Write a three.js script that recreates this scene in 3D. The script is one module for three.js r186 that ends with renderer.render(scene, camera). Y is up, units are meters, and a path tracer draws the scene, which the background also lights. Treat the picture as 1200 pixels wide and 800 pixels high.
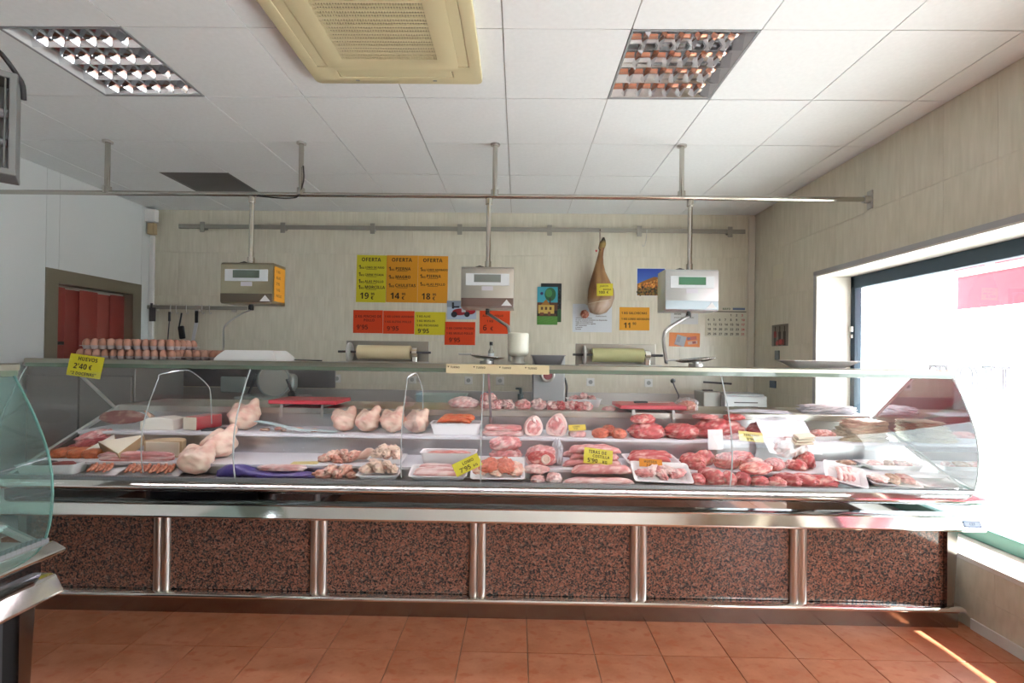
import * as THREE from 'three';
import { RoundedBoxGeometry } from 'three/addons/geometries/RoundedBoxGeometry.js';
import { ImprovedNoise } from 'three/addons/math/ImprovedNoise.js';
import { mergeGeometries, mergeVertices, toCreasedNormals } from 'three/addons/utils/BufferGeometryUtils.js';
import { RectAreaLightUniformsLib } from 'three/addons/lights/RectAreaLightUniformsLib.js';
import { TextGeometry } from 'three/addons/geometries/TextGeometry.js';
import { FontLoader } from 'three/addons/loaders/FontLoader.js';

// ---------------------------------------------------------------- camera, sky, sun, exposure
const scene = new THREE.Scene();
const renderer = new THREE.WebGLRenderer({ antialias: true });
renderer.toneMapping = THREE.LinearToneMapping;
renderer.toneMappingExposure = 1.12;
renderer.shadowMap.enabled = true;
const camera = new THREE.PerspectiveCamera(2 * Math.atan(400 / 555.69) * 180 / Math.PI, 1.5, 0.05, 200);
camera.position.set(0, 1.4687, 0);
camera.rotation.order = 'YXZ';
camera.rotation.set(0.0056, 0.0129, 0.0131);
camera.setViewOffset(1200, 800, 0, -12.57, 1200, 800);
scene.background = new THREE.Color().setRGB(9.2, 10.0, 10.8);
const sun = new THREE.DirectionalLight(new THREE.Color().setRGB(1, 0.96, 0.9), 24);
sun.position.set(2.5 + 10, 12.92, -2.6 + 1.2);
sun.target.position.set(2.5, 0, -2.6);
sun.castShadow = true;
sun.shadow.mapSize.set(2048, 2048);
Object.assign(sun.shadow.camera, { left: -9, right: 9, top: 9, bottom: -9, near: 1, far: 40 });
scene.add(sun, sun.target);
RectAreaLightUniformsLib.init();

// ---------------------------------------------------------------- helpers
const used = new Map();
function numbered(n) { const k = used.get(n) ?? 0; used.set(n, k + 1); return k ? `${n}_${String(k).padStart(3, '0')}` : n; }
function mesh(name, geo, mat, parent) { const m = new THREE.Mesh(geo, mat); m.name = name; m.castShadow = m.receiveShadow = true; parent.add(m); return m; }
let KX = 1; // spreads the goods a little along the case
function thing(name, label, category, p = [0, 0, 0], turn = 0, group) {
  const o = new THREE.Group(); o.name = numbered(name); o.position.set(p[0] * KX, p[1], p[2]); o.rotation.y = turn;
  o.userData = { label, category }; if (group) o.userData.group = group; scene.add(o); return o;
}
function solo(name, label, category, geo, mat, p = [0, 0, 0], r = [0, 0, 0], group) {
  const m = mesh(numbered(name), geo, mat, scene); m.position.set(p[0] * KX, p[1], p[2]); m.rotation.set(r[0], r[1], r[2]);
  m.userData = { label, category }; if (group) m.userData.group = group; return m;
}
function struct(name, label) { const g = new THREE.Group(); g.name = name; g.userData = { kind: 'structure', label, category: name.split('_')[0] }; scene.add(g); return g; }
function merge(list) {
  return mergeGeometries(list.map((g) => { let q = g.index ? g.toNonIndexed() : g; for (const k of Object.keys(q.attributes)) if (!['position', 'normal', 'uv'].includes(k)) q.deleteAttribute(k);
    if (!q.attributes.uv) q.setAttribute('uv', new THREE.BufferAttribute(new Float32Array(q.attributes.position.count * 2), 2)); return q; }));
}
const bx = (w, h, d, x = 0, y = 0, z = 0) => new THREE.BoxGeometry(w, h, d).translate(x, y, z);
const rb = (w, h, d, x = 0, y = 0, z = 0, r = 0.005, s = 2) => new RoundedBoxGeometry(w, h, d, s, Math.min(r, w / 2.01, h / 2.01, d / 2.01)).translate(x, y, z);
const bb = (x0, x1, y0, y1, z0, z1) => bx(x1 - x0, y1 - y0, Math.abs(z1 - z0), (x0 + x1) / 2, (y0 + y1) / 2, (z0 + z1) / 2);
const cyl = (r, h, x = 0, y = 0, z = 0, seg = 20, r2 = r) => new THREE.CylinderGeometry(r2, r, h, seg).translate(x, y, z);
const cylX = (r, L, x = 0, y = 0, z = 0, seg = 20) => new THREE.CylinderGeometry(r, r, L, seg).rotateZ(Math.PI / 2).translate(x, y, z);
const cylZ = (r, L, x = 0, y = 0, z = 0, seg = 20) => new THREE.CylinderGeometry(r, r, L, seg).rotateX(Math.PI / 2).translate(x, y, z);
const V = (a) => new THREE.Vector3(...a);
const tube = (pts, r, seg = 24, rs = 8, closed = false) => new THREE.TubeGeometry(new THREE.CatmullRomCurve3(pts.map(V), closed, 'catmullrom', 0.3), seg, r, rs, closed);
function bar(a, b, r, seg = 10) { const A = V(a), B = V(b), d = B.clone().sub(A); const g = new THREE.CylinderGeometry(r, r, d.length(), seg); g.applyQuaternion(new THREE.Quaternion().setFromUnitVectors(new THREE.Vector3(0, 1, 0), d.normalize())); const m = A.add(B).multiplyScalar(0.5); return g.translate(m.x, m.y, m.z); }
// profile in (depth, height) swept along x: depth d becomes z = -d
function ext(pts, x0, x1, crease = 0.6) {
  const s = new THREE.Shape(pts.map((p) => new THREE.Vector2(p[0], p[1])));
  const g = new THREE.ExtrudeGeometry(s, { depth: x1 - x0, bevelEnabled: false, steps: 1 });
  g.applyMatrix4(new THREE.Matrix4().set(0, 0, 1, x0, 0, 1, 0, 0, -1, 0, 0, 0, 0, 0, 0, 1));
  return toCreasedNormals(g, crease);
}
const N = new ImprovedNoise();
const fbm = (x, y, z, o = 3) => { let v = 0, a = 0.5, f = 1; for (let i = 0; i < o; i++) { v += a * N.noise(x * f, y * f, z * f); f *= 2.03; a *= 0.5; } return v; };
function rng(seed) { let s = seed >>> 0 || 1; return () => { s = (s + 0x6d2b79f5) | 0; let t = Math.imul(s ^ (s >>> 15), 1 | s); t = (t + Math.imul(t ^ (t >>> 7), 61 | t)) ^ t; return ((t ^ (t >>> 14)) >>> 0) / 4294967296; }; }
const ss = (a, b, x) => { const t = Math.min(1, Math.max(0, (x - a) / (b - a))); return t * t * (3 - 2 * t); };
const mixc = (a, b, t) => [a[0] + (b[0] - a[0]) * t, a[1] + (b[1] - a[1]) * t, a[2] + (b[2] - a[2]) * t];
const lin = (hex) => { const c = new THREE.Color(hex); return [c.r, c.g, c.b]; };
// computed colour texture: f(u, v) -> linear rgb
function dataTex(w, h, f, repeat = true) {
  const d = new Uint8Array(w * h * 4);
  const enc = (x) => { x = Math.min(1, Math.max(0, x)); return Math.round(255 * (x <= 0.0031308 ? 12.92 * x : 1.055 * Math.pow(x, 1 / 2.4) - 0.055)); };
  for (let j = 0; j < h; j++) for (let i = 0; i < w; i++) { const c = f(i / w, j / h), k = (j * w + i) * 4; d[k] = enc(c[0]); d[k + 1] = enc(c[1]); d[k + 2] = enc(c[2]); d[k + 3] = 255; }
  const t = new THREE.DataTexture(d, w, h); t.colorSpace = THREE.SRGBColorSpace; t.magFilter = THREE.LinearFilter; t.minFilter = THREE.LinearFilter;
  if (repeat) t.wrapS = t.wrapT = THREE.RepeatWrapping; t.needsUpdate = true; return t;
}
function canvasTex(w, h, draw) { const c = document.createElement('canvas'); c.width = w; c.height = h; const x = c.getContext('2d'); draw(x, w, h); const t = new THREE.CanvasTexture(c); t.colorSpace = THREE.SRGBColorSpace; return t; }
const P = (o) => new THREE.MeshPhysicalMaterial(o);
const S = (o) => new THREE.MeshStandardMaterial(o);
const rgb = (r, g, b) => new THREE.Color().setRGB(r, g, b);

// ---------------------------------------------------------------- materials
const steel = S({ color: rgb(0.62, 0.6, 0.56), metalness: 1, roughness: 0.28 });
const steelSoft = S({ color: rgb(0.55, 0.54, 0.52), metalness: 1, roughness: 0.45 });
const chrome = S({ color: rgb(0.78, 0.76, 0.72), metalness: 1, roughness: 0.09 });
const mirrorStrip = S({ color: rgb(0.16, 0.17, 0.18), metalness: 1, roughness: 0.03 });
const railGrey = S({ color: rgb(0.36, 0.35, 0.29), metalness: 1, roughness: 0.38 });
const wallSteel = S({ color: rgb(0.38, 0.365, 0.32), metalness: 0.8, roughness: 0.5 });
const pipeSteel = S({ color: rgb(0.5, 0.48, 0.43), metalness: 1, roughness: 0.16 });
const alu = S({ color: rgb(0.66, 0.67, 0.64), metalness: 1, roughness: 0.35 });
const black = S({ color: rgb(0.015, 0.015, 0.016), roughness: 0.5 });
const darkGrey = S({ color: rgb(0.06, 0.06, 0.065), roughness: 0.6 });
const greyPlastic = S({ color: rgb(0.3, 0.32, 0.31), roughness: 0.5 });
const whitePlastic = S({ color: rgb(0.78, 0.78, 0.76), roughness: 0.4 });
const whiteEnamel = P({ color: rgb(0.74, 0.74, 0.73), roughness: 0.35, clearcoat: 0.3, clearcoatRoughness: 0.2 });
const foam = S({ color: rgb(0.82, 0.8, 0.8), roughness: 0.6 });
const paperWhite = S({ color: rgb(0.78, 0.78, 0.78), roughness: 0.85 });
const glass = P({ color: rgb(0.97, 0.99, 0.98), transmission: 1, thickness: 0, roughness: 0, ior: 1.5, metalness: 0 });
const glassGreen = P({ color: rgb(0.66, 0.83, 0.79), transmission: 0.96, thickness: 0, roughness: 0, ior: 1.5 });
const endMirror = S({ color: rgb(0.62, 0.7, 0.72), metalness: 1, roughness: 0.04 });
const steelDark = S({ color: rgb(0.3, 0.28, 0.26), metalness: 1, roughness: 0.22 });
const acrylic = P({ color: rgb(0.96, 0.96, 0.97), transmission: 1, thickness: 0, roughness: 0.02, ior: 1.49 });
const glassEdge = P({ color: rgb(0.72, 0.78, 0.78), transmission: 0.5, thickness: 0, roughness: 0.4 });
const glassEdgeGreen = P({ color: rgb(0.2, 0.42, 0.37), transmission: 0.3, thickness: 0, roughness: 0.25 });
const greenBand = P({ color: rgb(0.13, 0.18, 0.13), roughness: 0.2, clearcoat: 0.6 });
const meatMat = P({ vertexColors: true, roughness: 0.42, clearcoat: 0.35, clearcoatRoughness: 0.3 });
const dryMat = S({ vertexColors: true, roughness: 0.75 });

const granite = (() => {
  const r = rng(7), n = 4200, px = [], py = [], col = [];
  const pal = [[0.03, 0.027, 0.027], [0.055, 0.048, 0.045], [0.24, 0.105, 0.072], [0.2, 0.09, 0.064], [0.3, 0.14, 0.1], [0.15, 0.08, 0.06], [0.1, 0.075, 0.066], [0.26, 0.17, 0.13]];
  for (let i = 0; i < n; i++) { px.push(r()); py.push(r()); const k = r(); col.push(pal[k < 0.19 ? 0 : k < 0.34 ? 1 : k < 0.52 ? 2 : k < 0.66 ? 3 : k < 0.78 ? 4 : k < 0.88 ? 5 : k < 0.95 ? 6 : 7]); }
  const G = 52, cells = Array.from({ length: G * G }, () => []);
  for (let i = 0; i < n; i++) cells[Math.floor(py[i] * G) * G + Math.floor(px[i] * G)].push(i);
  const t = dataTex(512, 512, (u, v) => {
    const uu = (u + 0.012 * N.noise(u * 40, v * 40, 3) + 1) % 1, vv = (v + 0.012 * N.noise(u * 40, v * 40, 9) + 1) % 1;
    const cx = Math.floor(uu * G), cy = Math.floor(vv * G); let best = 9, bi = 0;
    for (let a = -1; a <= 1; a++) for (let b = -1; b <= 1; b++) for (const i of cells[((cy + b + G) % G) * G + ((cx + a + G) % G)]) {
      let dx = Math.abs(px[i] - uu), dy = Math.abs(py[i] - vv); dx = Math.min(dx, 1 - dx); dy = Math.min(dy, 1 - dy); const d = dx * dx + dy * dy; if (d < best) { best = d; bi = i; } }
    const k = 1.05 + 0.5 * N.noise(u * 90, v * 90, 1); return col[bi].map((c) => c * k);
  });
  t.repeat.set(1 / 0.42, 1 / 0.42);
  return P({ map: t, roughness: 0.14, clearcoat: 0.3, clearcoatRoughness: 0.05 });
})();
function planarUV(g, ax = 'x', ay = 'y', ox = 0, oy = 0) { const p = g.attributes.position, u = new Float32Array(p.count * 2); const get = { x: (i) => p.getX(i), y: (i) => p.getY(i), z: (i) => p.getZ(i) }; for (let i = 0; i < p.count; i++) { u[2 * i] = get[ax](i) + ox; u[2 * i + 1] = get[ay](i) + oy; } g.setAttribute('uv', new THREE.BufferAttribute(u, 2)); return g; }

const wallTileMats = [0, 1, 2].map((k) => P({ roughness: 0.3, clearcoat: 0.25, clearcoatRoughness: 0.15, map: dataTex(96, 128, (u, v) => {
  const s = fbm(u * 14 + k * 31, v * 1.6 + k * 7, k * 5.1, 4), m = fbm(u * 4 + k * 11, v * 2, 40 + k, 2);
  return mixc([0.62, 0.58, 0.46], [0.74, 0.7, 0.58], 0.5 + s * 0.9 + m * 0.5); }, false) }));
const groutWall = S({ color: rgb(0.63, 0.59, 0.48), roughness: 0.9 });
const floorTileMats = [0, 1, 2, 3].map((k) => P({ roughness: 0.42, clearcoat: 0.15, clearcoatRoughness: 0.3, map: dataTex(96, 96, (u, v) => {
  const a = fbm(u * 2.4 + k * 17, v * 3.6 + k * 3, k * 9.7, 4), b = fbm(u * 22 + k, v * 22, 5 + k, 2), m = fbm(u * 5 + 3 * k, v * 8, 77 + k, 3);
  return mixc(mixc([0.41, 0.145, 0.066], [0.52, 0.215, 0.115], 0.5 + a * 1.3 + b * 0.35), [0.43, 0.125, 0.05], ss(0.05, 0.35, m)); }, false) }));
const groutFloor = S({ color: rgb(0.3, 0.19, 0.13), roughness: 0.9 });
const terracotta = S({ color: rgb(0.36, 0.15, 0.085), roughness: 0.6 });
const ceilMats = [0, 1].map((k) => S({ roughness: 0.95, map: dataTex(128, 128, (u, v) => { const n = fbm(u * 26 + k * 9, v * 26, k, 3) * 0.05 + fbm(u * 3, v * 3 + k * 5, 7 + k, 2) * 0.02; return [0.81 + n, 0.84 + n, 0.845 + n]; }, false) }));
const ceilGrid = S({ color: rgb(0.52, 0.52, 0.51), roughness: 0.8 });
const plaster = S({ color: rgb(0.75, 0.74, 0.71), roughness: 0.9 });
const panelWhite = S({ color: rgb(0.66, 0.685, 0.685), roughness: 0.55 });
const marbleSill = P({ color: rgb(0.74, 0.71, 0.64), roughness: 0.35, clearcoat: 0.2 });
const blueFrame = P({ color: rgb(0.02, 0.045, 0.07), roughness: 0.6 });
const frameGreen = P({ color: rgb(0.12, 0.27, 0.22), roughness: 0.4 });

// ---------------------------------------------------------------- room
const XL = -3.98, XR = 2.51, ZB = -5.08, ZF = 2.6, H = 2.99;
{ // floor
  const f = struct('floor', 'floor of square terracotta tiles with pale joints');
  mesh('floor_slab', bb(XL - 1.6, XR + 0.3, -0.16, -0.004, ZB - 0.2, ZF + 0.2), groutFloor, f);
  mesh('floor_screed', merge([bb(XL, XR, -0.004, 0, ZB, -3.02), bb(XL, XR, -0.004, 0, 0.96, ZF)]), terracotta, f);
  const s = 0.33, cache = new Map(), r = rng(3);
  for (let j = -2; j <= 9; j++) for (let i = -13; i <= 7; i++) {
    const x0 = Math.max(XL, 0.0656 + s * i), x1 = Math.min(XR, x0 === XL ? 0.0656 + s * (i + 1) : x0 + s), z0 = 2.3489 - s * j; // far edge is z0 + s
    if (x1 - x0 < 0.03) continue;
    const zf = z0 + s, w = x1 - x0 - 0.004, d = s - 0.004, key = w.toFixed(3);
    if (!cache.has(key)) cache.set(key, rb(w, 0.014, d, 0, -0.007, 0, 0.002, 1));
    const m = mesh('tile', cache.get(key), floorTileMats[Math.floor(r() * 4)], f); m.position.set((x0 + x1) / 2, 0.0005 + 0.0006 * r(), -(zf - s / 2)); m.rotation.y = x1 - x0 > 0.32 && r() > 0.5 ? Math.PI : 0;
  }
}
{ // ceiling: panels in a thin grid
  const c = struct('ceiling', 'suspended ceiling of square white panels');
  mesh('ceiling_slab', bb(XL - 0.2, XR + 0.3, 3.14, 3.28, ZB - 0.2, ZF + 0.2), plaster, c);
  const bars = [], X0 = -0.0914, Z0 = 2.2017, cache = new Map(), r = rng(11);
  for (let i = -7; i <= 5; i++) { const x = X0 + 0.6 * i; if (x > XL && x < XR) bars.push(bx(0.024, 0.03, ZF - ZB, x, 3.011, (ZF + ZB) / 2)); }
  for (let j = -8; j <= 4; j++) { const z = Z0 + 0.6 * j; if (z < 5.08 && z > -2.6) bars.push(bx(XR - XL, 0.03, 0.024, (XL + XR) / 2, 3.0115, -z)); }
  mesh('ceiling_grid', merge(bars), ceilGrid, c);
  for (let i = -7; i <= 4; i++) for (let j = -8; j <= 4; j++) {
    if ((j === 0 && (i === 1 || i === -4)) || (i === -5 && j === 3)) continue;
    const x0 = Math.max(XL, X0 + 0.6 * i), x1 = Math.min(XR, X0 + 0.6 * (i + 1)), z0 = Math.max(-2.6, Z0 + 0.6 * j), z1 = Math.min(5.08, Z0 + 0.6 * (j + 1));
    if (x1 - x0 < 0.02 || z1 - z0 < 0.02) continue;
    const w = x1 - x0 - 0.006, d = z1 - z0 - 0.006, key = w.toFixed(3) + d.toFixed(3);
    if (!cache.has(key)) cache.set(key, bx(w, 0.008, d));
    const m = mesh('panel', cache.get(key), ceilMats[Math.floor(r() * 2)], c); m.position.set((x0 + x1) / 2, 2.992 + (r() - 0.5) * 0.003, -(z0 + z1) / 2); m.rotation.y = r() > 0.5 ? Math.PI : 0;
  }
}
const TW = 0.318, TH = 0.467;
{ // back wall of beige tiles
  const w = struct('wall_back', 'back wall of tall beige tiles with faint vertical streaks');
  mesh('wall_core', bb(XL - 0.2, XR + 0.3, -0.1, 3.14, ZB, ZB - 0.2), groutWall, w);
  const r = rng(21), cache = new Map();
  for (let i = -6; i <= 16; i++) for (let j = -3; j <= 5; j++) {
    const x0 = Math.max(XL + 0.002, -2.413 + TW * i), x1 = Math.min(XR - 0.01, -2.413 + TW * (i + 1)), y1 = Math.min(2.988, 2.532 - TH * j), y0 = Math.max(0, 2.532 - TH * (j + 1));
    if (x1 - x0 < 0.02 || y1 - y0 < 0.02) continue;
    const W = x1 - x0 - 0.0012, h = y1 - y0 - 0.0012, key = W.toFixed(3) + h.toFixed(3); if (!cache.has(key)) cache.set(key, bx(W, h, 0.008));
    const m = mesh('tile', cache.get(key), wallTileMats[Math.floor(r() * 3)], w); m.position.set((x0 + x1) / 2, (y0 + y1) / 2, ZB + 0.003 + r() * 0.0003); m.rotation.z = r() > 0.5 ? Math.PI : 0;
  }
}
const DOOR = { z0: -1.7, z1: 0.75, y1: 2.17 };
const WIN = { z0: 1.1, z1: 4.02, y0: 0.385, y1: 2.17 }; // opening in the right wall, depths
{ // right wall of beige tiles with the window opening
  const w = struct('wall_right', 'side wall of tall beige tiles around the shop window');
  const T = 0.32;
  mesh('wall_core', merge([bb(XR, XR + T, -0.1, WIN.y0 - 0.02, ZB, -DOOR.z1), bb(XR, XR + T, -0.1, WIN.y1, -DOOR.z0, ZF), bb(XR, XR + T, WIN.y1, 3.14, ZB, ZF), bb(XR, XR + T, WIN.y0 - 0.02, WIN.y1, ZB, -WIN.z1), bb(XR, XR + T, WIN.y0 - 0.02, WIN.y1, -WIN.z0, -DOOR.z1)]), groutWall, w);
  const r = rng(22), cache = new Map();
  const tile = (z0, z1, y0, y1) => { if (z1 - z0 < 0.015 || y1 - y0 < 0.015) return; const W = z1 - z0 - 0.0012, h = y1 - y0 - 0.0012, key = W.toFixed(3) + h.toFixed(3); if (!cache.has(key)) cache.set(key, bx(W, h, 0.008).rotateY(Math.PI / 2)); const m = mesh('tile', cache.get(key), wallTileMats[Math.floor(r() * 3)], w); m.position.set(XR - 0.003 - r() * 0.0003, (y0 + y1) / 2, -(z0 + z1) / 2); m.rotation.x = r() > 0.5 ? Math.PI : 0; };
  for (let i = -2; i <= 16; i++) for (let j = -2; j <= 5; j++) {
    const z0 = Math.max(-0.2, 2.515 + TW * (i - 8)), z1 = Math.min(5.07, 2.515 + TW * (i - 7)), y1 = Math.min(2.988, 2.532 - TH * j), y0 = Math.max(0.06, 2.532 - TH * (j + 1));
    if (z1 < 0.1) continue;
    if (z0 < DOOR.z1 && y0 < DOOR.y1) { if (y1 > DOOR.y1) tile(z0, z1, DOOR.y1, y1); if (z1 > DOOR.z1) tile(DOOR.z1, Math.min(z1, WIN.z0), y0, Math.min(y1, DOOR.y1)); continue; }
    // cut the tile at the opening
    if (z1 <= WIN.z0 || z0 >= WIN.z1 || y0 >= WIN.y1 || y1 <= WIN.y0) { tile(z0, z1, y0, y1); continue; }
    if (y1 > WIN.y1) tile(z0, z1, WIN.y1, y1);
    if (y0 < WIN.y0) tile(z0, z1, y0, WIN.y0 - 0.02);
    const a = Math.max(y0, WIN.y0), b = Math.min(y1, WIN.y1);
    if (z1 > WIN.z1) tile(WIN.z1, z1, a, b);
    if (z0 < WIN.z0) tile(z0, WIN.z0, a, b);
  }
  const lining = mesh('reveal', merge([bb(XR - 0.012, XR + T + 0.01, WIN.y0, WIN.y1, -WIN.z1, -(WIN.z1 - 0.012)), bb(XR - 0.012, XR + T + 0.01, WIN.y1 - 0.012, WIN.y1, -(WIN.z1 - 0.012), -WIN.z0), bb(XR - 0.012, XR + T + 0.01, WIN.y0, WIN.y1, -WIN.z0 - 0.012, -WIN.z0)]), marbleSill, w);
  mesh('edge_trim', merge([bb(XR - 0.014, XR + 0.004, WIN.y1, WIN.y1 + 0.035, -WIN.z1 - 0.03, -WIN.z0), bb(XR - 0.014, XR + 0.004, WIN.y0, WIN.y1 + 0.035, -WIN.z1 - 0.03, -WIN.z1)]), S({ color: rgb(0.42, 0.42, 0.43), roughness: 0.5 }), w);
  mesh('sill', rb(0.34, 0.03, WIN.z1 - WIN.z0, XR + 0.16, WIN.y0 - 0.015, -(WIN.z0 + WIN.z1) / 2, 0.005), marbleSill, w);
  const b = struct('baseboard_right', 'white skirting strip along the foot of the side wall');
  mesh('skirting', rb(0.014, 0.06, 1.86, XR - 0.007, 0.03, -1.71, 0.003), whitePlastic, b);
}
const letterFont = await new FontLoader().loadAsync('fonts/droid/droid_serif_bold.typeface.json');
{ // shop window
  const w = struct('window_1', 'large dark framed shop window in the side wall');
  const X = XR + 0.3, f = 0.075;
  const frame = (name, g, m) => mesh(name, g, m, w);
  frame('frame_head', rb(0.06, 0.1, WIN.z1 - WIN.z0 - 0.02, X, WIN.y1 - 0.063, -(WIN.z0 + WIN.z1) / 2, 0.006), blueFrame);
  frame('frame_jamb', rb(0.06, WIN.y1 - WIN.y0, 0.05, X, (WIN.y0 + WIN.y1) / 2, -WIN.z1 + 0.037, 0.006), blueFrame);
  frame('frame_jamb', rb(0.06, WIN.y1 - WIN.y0, 0.05, X, (WIN.y0 + WIN.y1) / 2, -WIN.z0 - 0.04, 0.006), blueFrame);
  frame('frame_bottom', rb(0.06, 0.085, WIN.z1 - WIN.z0 - 0.02, X, WIN.y0 + 0.0435, -(WIN.z0 + WIN.z1) / 2, 0.006), frameGreen);
  frame('pane', bx(0.004, WIN.y1 - WIN.y0 - 0.16, WIN.z1 - WIN.z0 - 0.1, X, (WIN.y0 + WIN.y1) / 2, -(WIN.z0 + WIN.z1) / 2), glass);
  mesh('catch', merge([rb(0.02, 0.045, 0.03, X - 0.035, 1.72, -WIN.z1 + 0.035, 0.004), rb(0.015, 0.03, 0.025, X - 0.035, 1.66, -WIN.z1 + 0.035, 0.003)]), alu, w);
  const vinyl = P({ color: rgb(0.92, 0.92, 0.95), transmission: 0.07, thickness: 0, roughness: 1 });
  const vinylEdge = S({ color: rgb(0.4, 0.3, 0.42), roughness: 0.9 });
  const green = P({ color: rgb(0.75, 0.92, 0.78), transmission: 0.07, thickness: 0, roughness: 1 });
  const word = (t, size, y, zc, m, k) => { [...t].forEach((ch, i) => { const g = new TextGeometry(ch, { font: letterFont, size, depth: 0.0006, curveSegments: 5, bevelEnabled: false }); g.computeBoundingBox(); g.translate(-(g.boundingBox.min.x + g.boundingBox.max.x) / 2, 0, 0); g.rotateY(-Math.PI / 2).translate(X - 0.0065 - 0.001 * k, y, -zc[i]); const l = mesh('letter', g, m, w); const shapes = letterFont.generateShapes(ch, size), loops = shapes.flatMap((q) => [q.getPoints(6), ...q.holes.map((o) => o.getPoints(6))]); const bb2 = new THREE.Box2().setFromPoints(loops.flat()), cx = (bb2.min.x + bb2.max.x) / 2;
    const strokes = loops.flatMap((pts) => pts.map((p, n) => { const q = pts[(n + 1) % pts.length]; return bar([X - 0.0075, y + p.y, -zc[i] + (p.x - cx)], [X - 0.0075, y + q.y, -zc[i] + (q.x - cx)], 0.0022, 5); }).filter((g2) => !Number.isNaN(g2.attributes.position.array[0]))); if (k === 0) mesh('outline', merge(strokes), vinylEdge, l); }); };
  word('TOU', 0.165, 1.275, [3.2, 3.0, 2.82], vinyl, 0);
  word('CA', 0.09, 1.04, [2.95, 2.83], green, 1);
}
{ // awning outside over the window
  const a = thing('awning', 'red fabric awning on a white bar outside the shop window', 'awning', [XR + 0.33, 2.0, -1.05]);
  const red = P({ color: rgb(0.5, 0.07, 0.1), roughness: 1, transmission: 0.22, thickness: 0, side: THREE.DoubleSide });
  const z0 = 1.55, x1 = 3.62 - XR - 0.33;
  mesh('canopy', (() => { const g = new THREE.PlaneGeometry(Math.hypot(x1, 0.5), 5.86, 8, 8); g.rotateX(-Math.PI / 2); g.rotateZ(-Math.atan2(0.5, x1)); g.translate(x1 / 2, 0.2 + 0.25, 0); return g; })(), red, a);
  mesh('front_bar', rb(0.06, 0.05, 5.86, x1 + 0.005, 0.182, 0, 0.006), whitePlastic, a);
  mesh('valance', (() => { const g = new THREE.PlaneGeometry(5.86, 0.27, 120, 4); const p = g.attributes.position; for (let i = 0; i < p.count; i++) { p.setZ(i, 0.006 * Math.sin(p.getX(i) * 17) * (0.14 - p.getY(i)) / 0.28); } g.computeVertexNormals(); g.rotateY(Math.PI / 2).translate(x1 + 0.02, 0.025, 0); return g; })(), red, a);
  for (const z of [-2.6, 0, 2.6]) mesh('arm', bar([0.02, 0.42, z], [x1, 0.2, z], 0.018), whitePlastic, a);
  mesh('wall_bar', rb(0.05, 0.07, 5.86, 0.03, 0.72, 0, 0.01), whitePlastic, a);
}
{ // left wall of white insulated panels with the cold-room doorway
  const w = struct('wall_left', 'left wall of white insulated panels with a cold room doorway');
  const D = { z0: 3.93, z1: 4.94, y1: 2.155 };
  mesh('wall_core', merge([bb(XL - 0.2, XL - 0.03, -0.1, 3.14, ZB, -D.z1), bb(XL - 0.2, XL - 0.03, D.y1, 3.14, -D.z1, -D.z0), bb(XL - 0.2, XL - 0.03, -0.1, 3.14, -D.z0, ZF)]), darkGrey, w);
  const edges = [5.08, 4.045, 2.9, 1.75, 0.6, -0.55, -1.7, -2.6];
  const pan = (z0, z1, y0, y1) => { if (z1 - z0 > 0.01) mesh('panel', bb(XL - 0.03, XL, y0, y1, -z0 - 0.0015, -z1 + 0.0015), panelWhite, w); };
  pan(D.z1, 5.08, 0, 2.995); pan(4.045, D.z1, D.y1, 2.995); pan(D.z0, 4.045, D.y1, 2.995); pan(2.9, D.z0, 0, 2.995);
  for (let k = 2; k < edges.length - 1; k++) pan(edges[k + 1], edges[k], 0, 2.995);
  const d = struct('door_1', 'cold room doorway with tan metal frame and red plastic strip curtain');
  const tan = S({ color: rgb(0.26, 0.235, 0.18), roughness: 0.42, metalness: 0.7 });
  mesh('frame_jamb', bb(XL - 0.17, XL + 0.006, 0, D.y1, -D.z0, -4.04), tan, d); mesh('frame_jamb', bb(XL - 0.17, XL + 0.006, 0, D.y1, -4.83, -D.z1), tan, d);
  mesh('frame_head', bb(XL - 0.17, XL + 0.006, 2.04, D.y1, -4.04, -4.83), tan, d);
  const pvc = [0, 1, 2].map((k) => P({ color: rgb([0.42, 0.36, 0.46][k], [0.07, 0.055, 0.1][k], [0.055, 0.045, 0.08][k]), roughness: 0.3, transmission: 0.35, thickness: 0 }));
  for (let k = 0; k < 5; k++) { const z = 4.1 + k * 0.165; mesh('strip', (() => { const g = new THREE.PlaneGeometry(0.19, 2.0, 6, 1); const p = g.attributes.position; for (let i = 0; i < p.count; i++) p.setZ(i, 0.012 * Math.cos(p.getX(i) * 14)); g.computeVertexNormals(); return g.rotateY(Math.PI / 2).translate(XL - 0.09 - (k % 2) * 0.014, 1.015, -z); })(), pvc[[0, 1, 0, 2, 1][k]], d); }
  mesh('strip_rail', rb(0.02, 0.03, 0.78, XL - 0.1, 2.02, -4.435, 0.004), steelSoft, d);
  mesh('handle', merge([rb(0.02, 0.03, 0.12, XL - 0.06, 1.52, -4.1, 0.005)]), black, d);
  mesh('chamber', merge([bb(XL - 1.5, XL - 1.45, 0, 2.5, -3.5, -5.2), bb(XL - 1.5, XL - 0.2, 2.45, 2.5, -3.5, -5.2), bb(XL - 1.5, XL - 0.2, 0, 2.5, -3.5, -3.45), bb(XL - 1.5, XL - 0.2, 0, 2.5, -5.2, -5.25)]), panelWhite, d);
}
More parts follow.
